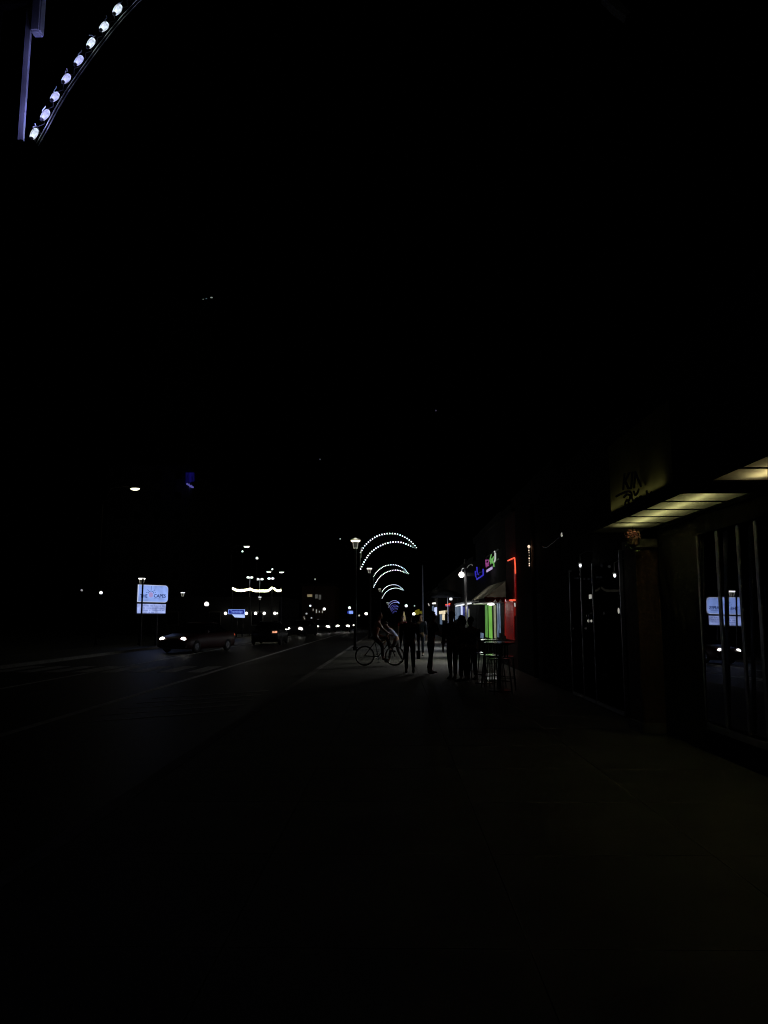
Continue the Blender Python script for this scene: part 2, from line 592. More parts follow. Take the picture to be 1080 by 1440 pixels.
near['label'] = 'nearest crescent light arch, its big blue-white bulbs crossing the upper left corner'
for f in (0.12, 0.5):
    p = INN[0].lerp(OUT[0], f)
    lamp('bulb_fill_light', (p.x - PX + 0.10, -0.06, p.z), 0.8 if f < .3 else .32, (0.36, 0.36, 1.0), 0.02, near)
b = MB()
tb_ = [P(x_, y_, 3.8) - near.location for (x_, y_) in ((848, -6), (866, 12), (881, 23), (886, 17), (872, 2), (864, -6))]
b.poly(tb_, (0, 1, 0), .05)
b.build('tip_bar', 'frame', near)
q = P(850, 40, 3.6) - near.location
lamp('bulb_fill_light', q, .045, (.9, .92, 1), .02, near)  # added lamp with no bulb at its place, brightens the tip bar
second = make_arch(2)
second.location.y = DA
second['label'] = 'large dotted white crescent arch beside the first glowing street lantern'
third = copy_tree(second); third.location.y = 66.6
third['label'] = 'middle-sized white crescent arch directly below and behind the large dotted one'
fourth = copy_tree(second); fourth.location.y = 108
fourth['label'] = 'small white crescent arch, the last before the violet arches begin'
far0 = make_arch(0, 'bulb_lav')
far0.location.y = 210
far0['label'] = 'foremost and palest of the tiny violet arches far down the pavement'
far1 = make_arch(0)
for i, (yy, lb) in enumerate(((285, 'second from the top of the tiny violet arches far off'), (372, 'third from the top of the tiny violet arches far off'),
                 (560, 'faintest and lowest of the tiny violet arches far off'))):
    o = far1 if i == 0 else copy_tree(far1)
    o.location.y = yy
    o['label'] = lb

# ================================================================== LAMP POSTS
def post(px, py, Y, kind, label, group, size=0.35, m='lamp_white', zbase=0.0, arm=0.0, polem='flat_black'):
    c = P(px, py, Y)
    root = thing({'lantern': 'street_lantern', 'globe': 'globe_lamp', 'cobra': 'street_lamp', 'twin': 'twin_lamp_post'}[kind], label,
                 {'lantern': 'lantern', 'globe': 'lamp', 'cobra': 'street lamp', 'twin': 'lamp post'}[kind], (c.x + arm, c.y, zbase), group=group)
    h = c.z - zbase
    s = size
    b = MB()
    top = h - (0.6 * s if kind in ('lantern', 'globe') else 0.0)
    b.lathe([(0.10, 0), (0.10, 0.12), (0.07, 0.2), (0.05, 0.9), (0.035, max(1.0, top))], n=10)
    b.build('pole', polem, root, True)
    if kind == 'lantern':
        # tapered four-sided lantern: wide glowing hood, narrow glass with frame bars
        b = MB(); b.lathe([(.5 * s, .26 * s), (.56 * s, .33 * s), (.40 * s, .42 * s), (.1 * s, .5 * s)], (0, 0, h), 10); b.build('hood', 'black', root)
        b = MB(); b.lathe([(.36 * s, .06 * s), (.5 * s, .14 * s), (.50 * s, .25 * s), (.3 * s, .255 * s)], (0, 0, h), 12); b.build('lamp', m, root, True)
        b = MB(); b.lathe([(.20 * s, -.58 * s), (.27 * s, -.5 * s), (.36 * s, .05 * s)], (0, 0, h), 8); b.build('glass', 'lamp_glass', root)
        b = MB()
        for k in range(4):
            a = math.pi / 4 + k * math.pi / 2
            u = Vector((math.cos(a), math.sin(a), 0))
            b.tube(u * .25 * s + Vector((0, 0, h - .58 * s)), u * .40 * s + Vector((0, 0, h + .08 * s)), .035 * s, n=6)
        b.torus((0, 0, h - .6 * s), .22 * s, .04 * s, 'z', 12, 6)
        b.build('lantern_frame', 'lamp_dim', root)
    elif kind == 'globe':
        b = MB(); b.ball((0, 0, h), s / 2, seg=16, rings=10); b.build('globe', m, root, True)
        b = MB(); b.lathe([(.3 * s, -.62 * s), (.34 * s, -.5 * s), (.3 * s, -.4 * s)], (0, 0, h), 10); b.build('collar', 'black', root)
    elif kind == 'cobra':
        b = MB(); b.path([(0, 0, h - .9), (-arm * .25, 0, h + .05), (-arm * .6, 0, h + .13), (-arm, 0, h + .13)], [.05, .045, .04, .035]); b.build('arm', polem, root, True)
        b = MB(); b.ball((-arm, 0, h + .10 * s), .62 * s, .35 * s, .16 * s); b.build('head', 'frame', root, True)
        b = MB(); b.ball((-arm, 0, h - .02 * s), .5 * s, .3 * s, .19 * s); b.build('lens', m, root, True)
    elif kind == 'twin':
        for sx in (-1, 1):
            b = MB(); b.path([(0, 0, h - .25), (sx * s * .5, 0, h + .1), (sx * s, 0, h + .06)], .03); b.build('arm', polem, root, True)
            b = MB(); b.ball((sx * s, 0, h), .22, .22, .15); b.build('lens', m, root, True)
    return root

KG = 'lanterns along the kerb'
post(500, 763, 38, 'lantern', 'large street lantern left of the biggest dotted arch', KG, 0.46, 'lamp_warm')
post(519.5, 801, 59, 'lantern', 'street lantern just left of the middle-sized dotted arch', KG, 0.40, 'lamp_white')
post(534, 829, 101, 'lantern', 'street lantern at the left end of the small broken arch', KG, 0.38, 'lamp_dim')
post(545, 848, 201, 'lantern', 'tiny far street lantern left of the violet arches', KG, 0.6, 'lamp_dim')
SL = 'street lamps across the road'
post(190, 687, 45, 'cobra', 'brightest yellowish street lamp, high above the big motel sign', SL, 0.55, 'lamp_warm', arm=-1.9)
post(347, 768.5, 80, 'cobra', 'white street lamp high over the string of lights', SL, 0.62, 'lamp_white', arm=-1.6)
post(378, 804, 118, 'cobra', 'left of two level oval street lamps above the light string', SL, 0.75, 'lamp_white', arm=-1.4)
post(396, 804.4, 120, 'cobra', 'right of two level oval street lamps above the light string', SL, 0.75, 'lamp_white', arm=-1.4)
PL = 'lamp posts on the motel side'
post(199.5, 815.5, 45, 'lantern', 'lantern on the post rising above the big lit motel sign', PL, 0.40, 'lamp_white')
post(257, 834.5, 58, 'lantern', 'lantern standing right of the big lit motel sign', PL, 0.33, 'lamp_cool')
post(142, 833.5, 60, 'globe', 'globe lamp left of the big lit motel sign', PL, 0.26, 'lamp_cool')
post(115, 830, 70, 'globe', 'small dim lamp, farthest left of the lamps across the road', PL, 0.2, 'lamp_dim')
post(290.5, 849.5, 55, 'globe', 'bright round lamp midway between the two lit motel signs', PL, 0.33, 'lamp_white')
post(341, 775.5, 85, 'globe', 'small dot lamp just below the white high street lamp', PL, 0.2, 'lamp_cool')
post(361.5, 785, 82, 'globe', 'single lamp between the high street lamp and the oval pair', PL, 0.28, 'lamp_cool')
post(383, 800.5, 118, 'globe', 'round lamp poking up between the two level oval lamps', PL, 0.3, 'lamp_cool')
post(365.5, 840.5, 66, 'lantern', 'lantern hanging low under the string of lights', PL, 0.28, 'lamp_cool')
TW = 'twin lamp posts behind the light string'
post(351.5, 812, 100, 'twin', 'leftmost twin lamp post, its pale pole reaching the light string', TW, 0.22, 'lamp_cool', polem='white')
post(365.5, 814.5, 104, 'twin', 'middle twin lamp post over the string of lights', TW, 0.27, 'lamp_cool', polem='white')
post(381, 813.5, 104, 'twin', 'rightmost twin lamp post, under the oval street lamps', TW, 0.24, 'lamp_cool')
RS = 'lamps far along the road'
for (px, py, Y, s, m, lb) in (
        (436.3, 852, 110, .3, 'lamp_cool', 'lamp upper left of the dots under the dim windows'),
        (456, 856.5, 110, .4, 'lamp_white', 'brightest lamp right of and below the dim lit windows'),
        (431, 863, 112, .28, 'lamp_dim', 'dim lamp above the left single headlight'),
        (438, 869, 112, .24, 'lamp_dim', 'dim low lamp left of the headlight pair'),
        (447.4, 871.5, 112, .2, 'lamp_dim', 'tiny low lamp right above the headlight pair'),
        (491.5, 854.8, 120, .42, 'lamp_cool', 'lamp standing over the small blue sign down the road'),
        (505, 865.5, 120, .3, 'lamp_dim', 'dim lamp to the right of the small blue sign'),
        (515, 863, 105, .42, 'lamp_white', 'bright round lamp at the kerb below the lantern row'),
        (478.5, 758, 110, .22, 'lamp_dim', 'lone dim lamp high left of the large lantern'),
        (443, 814.6, 120, .24, 'lamp_dim', 'lone dim lamp above the dim lit windows'),
        (571.3, 852, 82, .3, 'lamp_cool', 'round lamp right of the violet arches'),
        (582, 863.3, 70, .28, 'lamp_white', 'round lamp against the yellow lit sign'),
        (583, 852, 86, .16, 'lamp_dim', 'small dim lamp above the yellow lit sign')):
    post(px, py, Y, 'globe', lb, RS, s, m)
# light of the big street lamp
p = P(190, 687, 45)
lamp('street_light', (p.x, p.y, p.z - .35), 16, (1.0, 0.9, 0.6), 0.2)
p = P(347, 768, 80)
lamp('street_light', (p.x, p.y, p.z - .35), 16, (1.0, 0.95, 0.85), 0.2)
p = P(500, 763, 38)
lamp('lantern_light', (p.x, p.y, p.z + .35), 6, (1.0, 0.95, 0.75), 0.1)

# ------------------------------------------------------------------ string of lights
root = thing('string_lights', 'wavy string of white lights sagging between posts across the road', 'string lights', (P(360, 868, 70).x, 70, 0))
ox = root.location.x
def FP(px, py):
    q = P(px, py, 70); return Vector((q.x - ox, 0, q.z))
spans = [[(327.4, 826.5), (333, 829), (342, 829.2), (352, 827.2)], [(352, 827.2), (358, 829.6), (368, 829.9), (376.5, 829.6), (382.4, 825.8)], [(385.5, 826.6), (390, 829.6), (394.8, 829)]]
allp = []
for sp in spans:
    c = smooth_curve([FP(*q) for q in sp], max(3, int((sp[-1][0] - sp[0][0]) * 0.72)))
    allp += c
    b = MB(); b.path(c, 0.012, 5); b.build('cable', 'dark', root)
proto = None
for q in allp:
    if proto is None:
        b = MB(); b.lathe([(.03, .05), (.05, 0), (.075, -.09), (.06, -.15), (.02, -.18)], n=8)
        proto = b.build('bulb', 'lamp_warm', root, True); o = proto
    else:
        o = proto.copy(); COL.objects.link(o); o.parent = root
    o.location = q
for px in (327, 352, 382.4, 395.5):
    q = FP(px, 826.5)
    b = MB(); b.tube((q.x, 0.06, 0), (q.x, 0.06, q.z + .1), .05, .04); b.build('post', 'black', root)

# ================================================================== MOTEL SIGN (big)
SY = 44.0
sa = R(55)
Sc = P(216, 843, SY)
ux = Vector((math.cos(sa), math.sin(sa), 0))
nn = Vector((math.sin(sa), -math.cos(sa), 0))
sign = thing('motel_sign', 'large two-part backlit motel sign glowing pale blue with a sun drawing', 'sign', (Sc.x, Sc.y, 0))
def onplane(px, py):
    d = ray(px, py)
    t = ((Sc - CAM).dot(nn)) / d.dot(nn)
    q = CAM + d * t
    return (q - Sc).dot(ux), q.z
def SL_(u, z, o=0.0):
    v = ux * u + nn * o
    return Vector((v.x, v.y, z))
uL, zT = onplane(195.0, 822.0)
uR, _ = onplane(237.0, 822.0)
u_bR, zB = onplane(232.5, 862.5)
_, zM1 = onplane(216, 846.8)
_, zM2 = onplane(216, 849.4)
# cabinet behind the faces
b = MB(); b.poly([SL_(uL - .06, zB - .06, -.06), SL_(u_bR + .06, zB - .06, -.06), SL_(u_bR + .06, zM2, -.06), SL_(uR + .06, zM1, -.06), SL_(uR + .06, zT + .06, -.06), SL_(uL - .06, zT + .06, -.06)], -nn, 0.35)
b.build('cabinet', 'dark', sign)
def rounded(u0, u1, z0, z1, r):
    pts = [SL_(u0, z0)]
    for (cx, cz, a0) in ((u1 - r, z0 + r, -90), (u1 - r, z1 - r, 0)):
        for k in range(7):
            a = R(a0 + 15 * k)
            pts.append(SL_(cx + r * math.cos(a), cz + r * math.sin(a)))
    pts.append(SL_(u0, z1))
    return pts
rr = (uR - uL) * .1
b = MB(); b.poly([q - nn * .02 for q in rounded(uL, uR, zM1, zT, rr)], -nn, 0.04); b.build('border', 'sign_edge', sign)
e = .025
b = MB(); b.poly(rounded(uL + e, uR - e, zM1 + e, zT - e, rr - e * .5), -nn, 0.02); face = b.build('upper_face', 'sign_face', sign)
b = MB(); b.poly([SL_(uL, zB), SL_(u_bR, zB), SL_(u_bR + .02, zM2), SL_(uL, zM2)], -nn, 0.04); reader = b.build('reader_board', 'sign_reader', sign)
b = MB()
for row in range(4):
    zz = zB + (zM2 - zB) * (0.86 - row * 0.235)
    u = uL + .2 + rnd.uniform(0, .1) + (0.45 if row == 3 else 0)
    uend = u_bR - .12 - (0.7 if row == 3 else 0)
    hh = (zM2 - zB) * 0.14
    while u < uend:
        ww = rnd.uniform(.03, .055)
        if rnd.random() > .17:
            b.poly([SL_(u, zz - hh, .002), SL_(u + ww * .45, zz - hh, .002), SL_(u + ww * .45, zz, .002), SL_(u, zz, .002)], nn, .008)
            if rnd.random() > .35:
                b.poly([SL_(u + ww * .46, zz - hh * .62, .002), SL_(u + ww, zz - hh * .62, .002), SL_(u + ww, zz - hh * .3, .002), SL_(u + ww * .46, zz - hh * .3, .002)], nn, .008)
        u += ww + .022
b.build('reader_text', 'sign_reader_text', sign)
def sp(px, py, o=.004):
    u, z = onplane(px, py)
    return SL_(u, z, o)
th = (zT - zM1) * .20
text_mesh('lettering', 'THE', th * 1.35, 'sign_text', sign, frame_mtx(sp(202.2, 838.3), ux), align='CENTER', sx=1.02)
text_mesh('lettering', 'CAPES', th * 1.35, 'sign_text', sign, frame_mtx(sp(224.6, 838.3), ux), align='CENTER', sx=1.14)
b = MB(); q0 = sp(216, 842.2); q1 = sp(231, 842.6); b.poly([q0, q1, q1 + Vector((0, 0, .015)), q0 + Vector((0, 0, .015))], nn, .006); b.build('underline', 'sign_text', sign)
# sun: pink body, dark arc and rays
cu, cz = onplane(212.2, 836.0)
b = MB(); b.poly([SL_(cu + .15 * math.cos(R(a)), cz + .15 * math.sin(R(a)) - .02, .003) for a in range(0, 360, 20)], nn, .006); b.build('sun_disc', 'sign_pink', sign)
b = MB()
for a in range(15, 165, 15):
    for r0 in (.185,):
        a0, a1 = R(a), R(a + 15)
        b.poly([SL_(cu + r0 * math.cos(a0), cz + r0 * math.sin(a0), .004), SL_(cu + r0 * math.cos(a1), cz + r0 * math.sin(a1), .004),
                SL_(cu + (r0 + .025) * math.cos(a1), cz + (r0 + .025) * math.sin(a1), .004), SL_(cu + (r0 + .025) * math.cos(a0), cz + (r0 + .025) * math.sin(a0), .004)], nn, .006)
for a, l in ((20, .10), (48, .12), (90, .22), (132, .12), (160, .10)):
    c, s_ = math.cos(R(a)), math.sin(R(a))
    p0 = (cu + .25 * c, cz + .25 * s_); p1 = (cu + (.25 + l) * c, cz + (.25 + l) * s_)
    dx, dz = -s_ * .012, c * .012
    b.poly([SL_(p0[0] - dx, p0[1] - dz, .004), SL_(p1[0] - dx, p1[1] - dz, .004), SL_(p1[0] + dx, p1[1] + dz, .004), SL_(p0[0] + dx, p0[1] + dz, .004)], nn, .006)
b.build('sun_rays', 'sign_text', sign)
b = MB()
u0, _ = onplane(198.4, 840)
b.tube(SL_(u0, 0, .10), SL_(u0, zT + .35, .10), .05, n=12)
b.build('post', 'black', sign)
b = MB(); b.tube(SL_(u_bR - .4, 0, -.25), SL_(u_bR - .4, zM1, -.25), .07); b.build('post', 'black', sign)

# small blue motel sign
root = thing('roadside_sign', 'small deep blue lit sign with white border and lower white strip', 'sign', (P(332.5, 868, 64).x, 64, 0))
def BP(px, py, dy=0): q = P(px, py, 64); return Vector((q.x - root.location.x, dy, q.z))
b = MB(); b.poly([BP(321, 863.5), BP(344, 864), BP(344, 857), BP(321, 857)], (0, 1, 0), .15); b.build('border', 'sign_blue2', root)
b = MB(); b.poly([BP(321.9, 863, -.01), BP(343.2, 863.3, -.01), BP(343.2, 857.8, -.01), BP(321.9, 857.8, -.01)], (0, 1, 0), .008); b.build('face', 'sign_blue', root)
text_mesh('lettering', 'Travelodge', .25, 'sign_blue3', root, frame_mtx(BP(332.6, 860.2, -.015), (1, 0, 0)), sx=.9)
b = MB(); b.poly([BP(327.5, 865.2, 0), BP(330, 868.2, 0), BP(343.8, 868.8, 0), BP(343.8, 864.3, 0), BP(326, 863.9, 0)], (0, 1, 0), .12); b.build('lower_strip', 'sign_strip', root)
b = MB()
for px in (333, 341): q = BP(px, 868, .05); b.tube((q.x, .06, 0), (q.x, .06, q.z), .05)
b.build('posts', 'black', root)
# small blue sign down the road
c = P(493.5, 861, 118)
root = thing('roadside_sign', 'tiny glowing blue sign far down the road above the headlights', 'sign', (c.x, c.y, 0))
b = MB(); b.box(-.32, .32, -.06, .06, c.z - .24, c.z + .22, .02); b.build('face', 'sign_blue2', root)
b = MB(); b.box(-.55, -.325, -.05, .05, c.z - .2, c.z + .2, .02); b.build('side_panel', 'sign_blue', root)
b = MB(); b.tube((0, .0, 0), (0, 0, c.z - .24), .06); b.build('post', 'black', root)

# ================================================================== LEFT BUILDINGS
def simple_building(name, label, x0, x1, y0, y1, h, m, cat='building', group=None, floors=None, face_rows=True):
    root = thing(name, label, cat, ((x0 + x1) / 2, (y0 + y1) / 2, -0.1), group=group)
    dx, dy = (x1 - x0) / 2, (y1 - y0) / 2
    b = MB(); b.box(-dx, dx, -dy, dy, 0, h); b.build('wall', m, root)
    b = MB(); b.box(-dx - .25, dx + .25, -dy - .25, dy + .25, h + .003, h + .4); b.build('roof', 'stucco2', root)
    n = floors or max(1, int(h / 3))
    for k in range(n):
        z0 = .9 + k * (h / n)
        wn = max(2, min(7, int(2 * dx / 3.2)))
        for i in range(wn):
            cx = -dx + (i + .5) * 2 * dx / wn
            b = MB(); b.box(cx - .6, cx + .6, -dy - .05, -dy - .003, z0, z0 + 1.35); fw = b.build('window', 'frame', root)
            b = MB(); b.box(cx - .53, cx + .53, -dy - .07, -dy - .052, z0 + .07, z0 + 1.28); b.build('pane', 'glass_dark', fw)
    return root
simple_building('motel_building', 'long low dark motel behind a level row of porch lamps', -24, -11.5, 76, 92, 3.3, 'stucco2', floors=1)
for i, (px, lb) in enumerate(((317.2, 'porch lamp peeking out left of the small blue sign'), (346.5, 'porch lamp touching the right side of the small blue sign'),
                (359.4, 'porch lamp second to the right of the small blue sign'), (371.6, 'porch lamp third to the right of the small blue sign'),
                (386.5, 'larger of the two close porch lamps at the right end'), (389.8, 'smaller porch lamp ending the row on the right'))):
    c = P(px, 862.5, 75.6)
    r_ = thing('porch_lamp', lb, 'wall lamp', (c.x, 75.9, c.z), group='porch lamps on the motel')
    s = .13 if i != 5 else .07
    b = MB(); b.ball((0, -.3, 0), s * 1.15, seg=12, rings=8); b.build('globe', 'lamp_white', r_, True)
    b = MB(); b.path([(0, .08, -.05), (0, -.18, -.12), (0, -.3, -.1)], .025); b.build('bracket', 'black', r_)

# towers behind
ta = simple_building('hotel_tower', 'tall dark hotel tower with a faint blue sign near its top edge', -48, P(273, 675, 128).x - .3, 126, 150, 27, 'tower', floors=8)
def tower_sign(name, label, pxs, Y0, Y1, zlist, X):
    return
# sign on the street side face of the first tower (faces the road)
XA = P(273, 675, 128).x
root = thing('tower_sign', 'faint deep blue panel with a slanting line of letters high up on the left', 'sign', (XA - .3, 0, 0))
def TP(px, py, X): q = W(px, py, X); return q
def tpoly(pts, X, m, name, t=.15):
    b = MB(); b.poly([W(px, py, X) - root.location for (px, py) in pts], (1, 0, 0), t); return b.build(name, m, root)
tpoly([(261, 679.5), (272, 677), (272, 664.5), (261, 664.5)], XA, 'tower_sign', 'panel')
for (a, bb) in (((261.8, 679.2), (262.9, 681.8)), ((264, 680.2), (265.4, 683)), ((266, 682), (268.4, 685)), ((268.2, 683.2), (269.8, 686)), ((269.6, 684.2), (271.2, 686.2))):
    tpoly([(a[0], bb[1]), (bb[0], bb[1]), (bb[0], a[1]), (a[0], a[1])], XA, 'tower_text', 'letter')
tb = simple_building('hotel_tower', 'dark hotel block with small grey lettering, right of the blue-signed tower', -44, P(304, 719, 150).x - .3, 151, 172, 24, 'tower', floors=7)
XB = P(304, 719, 150).x
root = thing('tower_sign', 'small grey lit lettering on the dark block, lower right of the blue one', 'sign', (XB - .3, 0, 0))
for i in range(11):
    px = 297.2 + rnd.uniform(0, 5.6); f = (px - 297) / 6
    py = 713.5 + f * 5 + rnd.uniform(-1, 3.5)
    tpoly([(px, py + 1.6), (px + .7, py + 1.6), (px + .7, py), (px, py)], XB, 'tower_text2', 'letter')
for i in range(3):
    px = 297.4 + i * 1.8; py = 720.5 + i * 1.0
    tpoly([(px, py + 1.2), (px + 1.5, py + 1.8), (px + 1.5, py + .8), (px, py)], XB, 'tower_text2', 'letter')
tc_ = simple_building('hotel_tower', 'tallest hotel tower at left with tiny roof lights in the black sky', -62, -43.5, 180, 205, 79, 'tower', floors=20)
for i, (px, py, lb) in enumerate(((285.5, 420.5, 'lower left of the tiny roof lights high in the sky'), (290, 419.2, 'middle one of the tiny roof lights high in the sky'), (297.2, 417.8, 'rightmost tiny roof light high in the black sky'))):
    c = P(px, py, 179.5)
    r_ = thing('roof_light', lb, 'light', (c.x, 179.9, c.z), group='roof lights on the tallest tower')
    b = MB(); b.box(-.12 if i < 2 else -.25, .12 if i < 2 else .25, -.25, -.05, -.1, .1, .03); b.build('lens', 'lamp_dim' if i != 1 else 'star', r_)
    b = MB(); b.box(-.05, .05, -.05, .1, -.08, .08); b.build('bracket', 'black', r_)
for (px, py, lb) in ((613, 577.3, 'tiny faint star above the shop roofs on the right'), (450, 646, 'tiny faint star above the middle of the road')):
    c = P(px, py, 1200)
    b = MB(); b.ball((0, 0, 0), 1.0, seg=10, rings=6)
    tag(b.build('star', 'star', None, True, c), lb, 'star')
# restaurant with dim windows
YB = 122
c0, c1 = P(424, 868, YB), P(470, 868, YB)
rest = thing('restaurant_building', 'dark brown restaurant with three dim lit windows beyond the traffic', 'building', ((c0.x + c1.x) / 2, YB + 6, -.1))
ox = rest.location.x
b = MB(); b.box(c0.x - ox, c1.x - ox, -6, 6, 0, 6.6); b.build('wall', 'brick', rest)
b = MB(); b.box(c0.x - ox - .3, c1.x - ox + .3, -6.3, 6.3, 6.603, 7.0); b.build('roof', 'stucco2', rest)
for (xa, ya, xb, yb, m) in ((432.2, 835.8, 439, 839.3, 'win_dim'), (443, 836, 447, 841.5, 'win_dim2'), (448.4, 836.4, 451.6, 843, 'win_dim2')):
    q0, q1 = P(xa, yb, YB), P(xb, ya, YB)
    b = MB(); b.box(q0.x - ox - .06, q1.x - ox + .06, -6.08, -6.003, q0.z + .04, q1.z + .16); fw = b.build('window', 'frame', rest)
    b = MB(); b.box(q0.x - ox, q1.x - ox, -6.1, -6.083, q0.z + .1, q1.z + .1); b.build('pane', m, fw)
for (xa, ya, xb, yb) in ((440, 856, 440.8, 859), (444.4, 857, 445.6, 862), (448.6, 859, 449.6, 861.5), (452.9, 858.5, 453.7, 862), (427.2, 867, 427.9, 869), (428, 869, 428.9, 871)):
    q0, q1 = P(xa, yb, YB), P(xb, ya, YB)
    b = MB(); b.box(q0.x - ox, q1.x - ox, -6.1, -6.003, q0.z + .1, q1.z + .1); b.build('slit_window', 'lamp_dim', rest)

# ================================================================== CARS
def make_car(paint, lens, rear=False):
    root = thing('car', 'car', 'car', group='cars on the road')
    # x = width, y = length with the front at -y
    sec = []
    def ring(y, hw, z0, z1, tuck=.06):
        return [(-hw + tuck, y, z0), (-hw, y, z0 + .12), (-hw, y, (z0 + z1) / 2), (-hw + .03, y, z1 - .06), (-hw + .12, y, z1), (hw - .12, y, z1), (hw - .03, y, z1 - .06), (hw, y, (z0 + z1) / 2), (hw, y, z0 + .12), (hw - tuck, y, z0)]
    for (y, hw, z0, z1) in ((-2.22, .66, .34, .60), (-2.12, .80, .26, .70), (-1.8, .88, .2, .80), (-1.0, .90, .19, .92), (-.6, .9, .19, .96), (.9, .9, .19, .97), (1.6, .89, .2, 1.0), (2.1, .84, .27, .97), (2.24, .76, .36, .86)):
        sec.append(ring(y, hw, z0, z1))
    b = MB(); b.loft(sec); b.build('body', paint, root, True)
    def cab(y, hw, z): return [(-hw, y, z), (hw, y, z)]
    g = MB()
    base = [(-.78, -.95, .93), (.78, -.95, .93), (.82, 0, .94), (.76, 1.55, .97), (-.76, 1.55, .97), (-.82, 0, .94)]
    topr = [(-.6, -.2, 1.40), (.6, -.2, 1.40), (.62, .3, 1.43), (.58, .95, 1.38), (-.58, .95, 1.38), (-.62, .3, 1.43)]
    g.loft([base, topr]); g.build('window', 'carglass', root)
    b = MB(); b.loft([[(p[0] * 1.02, p[1], p[2] + .003) for p in topr], [(p[0] * .9, p[1] * .92 + .02, p[2] + .05) for p in topr]]); b.build('roof', paint, root, True)
    for sx in (-1, 1):
        for yy in (-1.38, 1.36):
            b = MB(); b.torus((0, 0, 0), .225, .095, 'x', 20, 8); wh = b.build('wheel', 'rubber', root, True, (sx * .83, yy, .32))
            b = MB(); b.tube((-.07, 0, 0), (.07, 0, 0), .17, n=14); b.build('rim', 'steel', wh)
        b = MB(); b.ball((sx * .60, -2.10, .66), .22, .10, .16, 12, 8); b.build('headlight', lens, root, True)
        b = MB(); b.box(sx * .60 - .16, sx * .60 + .16, 2.15, 2.24, .74, .88, .02); b.build('tail_light', 'taillight' if not rear else ('taillight_hot' if sx < 0 else 'dark'), root)
        b = MB(); b.box(sx * .98 - .09, sx * .98 + .09, -.75, -.6, .95, 1.08, .03); b.build('mirror', paint, root)
    b = MB(); b.box(-.36, .36, -2.235, -2.19, .44, .58, .01); b.build('grille', 'dark', root)
    b = MB(); b.box(-.82, .82, -2.21, -2.1, .28, .40, .03); b.build('bumper', 'dark', root)
    return root
car_a = make_car('car_red', 'headlight')
c = P(264, 893, 37.2)
car_a.location = (c.x, c.y + 2.0, -0.115); car_a.rotation_euler = (0, 0, R(-20))
car_a['label'] = 'dark red car with glaring headlights turning beneath the big motel sign'
for ch in car_a.children:
    if ch.name.startswith('headlight'):
        ch.data.transform(Matrix.Translation((.6 if ch.data.vertices[0].co.x > 0 else -.6, -2.1, .66)) @ Matrix.Scale(.72, 4) @ Matrix.Translation((-.6 if ch.data.vertices[0].co.x > 0 else .6, 2.1, -.66)))
car_g = make_car('car_grey', 'headlight')
far_cars = [(421, 70, -13, 'oncoming grey car, its lit headlight leftmost of the far traffic'), (451, 86, 5, 'oncoming car with two level headlights left of the brightest cluster'),
            (478.5, 92, 8, 'oncoming car at the left of the dense headlight cluster'), (489.5, 99, 6, 'oncoming car at the right of the dense headlight cluster'),
            (484, 118, 4, 'farthest oncoming car, headlights peeking above the dense cluster')]
paints = ['car_grey', 'car_silver', 'car_black', 'car_grey', 'car_silver']
for i, (px, Y, ang, lb) in enumerate(far_cars):
    o = car_g if i == 0 else copy_tree(car_g)
    if i:
        for ch in o.children:
            if ch.name.split('.')[0] in ('body', 'roof', 'mirror'):
                ch.data = ch.data.copy(); ch.data.materials.clear(); ch.data.materials.append(M[paints[i]])
    q = P(px, 880, Y)
    o.location = (q.x, Y + 2.1, -.115)
    o.rotation_euler = (0, 0, R(ang))
    o['label'] = lb
# the first far car turns so that one lamp dominates
car_t = make_car('car_black', 'dark', True)
q = P(378.5, 884, 52)
car_t.location = (q.x + .45, q.y - 2.2, -.115)
car_t.rotation_euler = (0, 0, R(180))
car_t['label'] = 'black car seen from behind with one glowing red tail light'
for ch in car_t.children:
    pass
for (px, py, Y, e_) in ((243, 893, 38.5, 4), (452, 880, 84, 9), (484, 880, 92, 12)):
    q = P(px, py, Y)
    o = lamp('headlight_beam', (q.x, q.y - .4, .62), e_, (1, .95, .85), .1, None, 'SPOT', spot_size=R(75), spot_blend=.8)
    o.rotation_euler = (R(82), 0, R(180 + 15))
    d = Vector((1.5, -14, -.9))
    o.rotation_euler = d.to_track_quat('-Z', 'Y').to_euler()

# ================================================================== RIGHT SIDE: NEAR SHOP
shop = thing('shop_building', 'near shop with dark reflective windows under a lit panelled canopy', 'shop', (WX, 7, 0))
def SH(x, y, z): return Vector((x - WX, y - 7, z))
def sbox(b, x0, x1, y0, y1, z0, z1, bev=0): b.box(x0 - WX, x1 - WX, y0 - 7, y1 - 7, z0, z1, bev); return b
b = MB()
sbox(b, WX, WX + .3, -3, 11.3, 2.95, 5.2)
sbox(b, WX + .002, WX + .3, 9.5, 11.0, 0, 2.948)
sbox(b, WX, WX + .3, -3, 9.498, 0, .28)
sbox(b, WX + 2.5, WX + 2.8, -3, 11.3, 0, 5.2)
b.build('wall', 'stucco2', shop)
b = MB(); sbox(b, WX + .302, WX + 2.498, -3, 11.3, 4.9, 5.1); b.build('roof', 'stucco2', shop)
# frames
fY = [W(px, 860, WX - .02).y for px in (985, 1013, 1043, 1069)]
for i, yy in enumerate(fY + [6.6, 5.5, 4.4, 3.2, 1.5]):
    wd = (.025, .038, .03, .035)[i] if i < 4 else .035
    b = MB(); sbox(b, WX - .022, WX - .002, yy - wd, yy + wd, .36, 2.598, .003); b.build('window_frame', 'frame', shop)
b = MB(); sbox(b, WX - .045, WX + .05, 1.5, 9.46, .283, .36); b.build('window_sill', 'frame', shop)
b = MB(); sbox(b, WX - .045, WX + .05, 1.5, 9.46, 2.60, 2.948); b.build('transom', 'flat_black', shop)
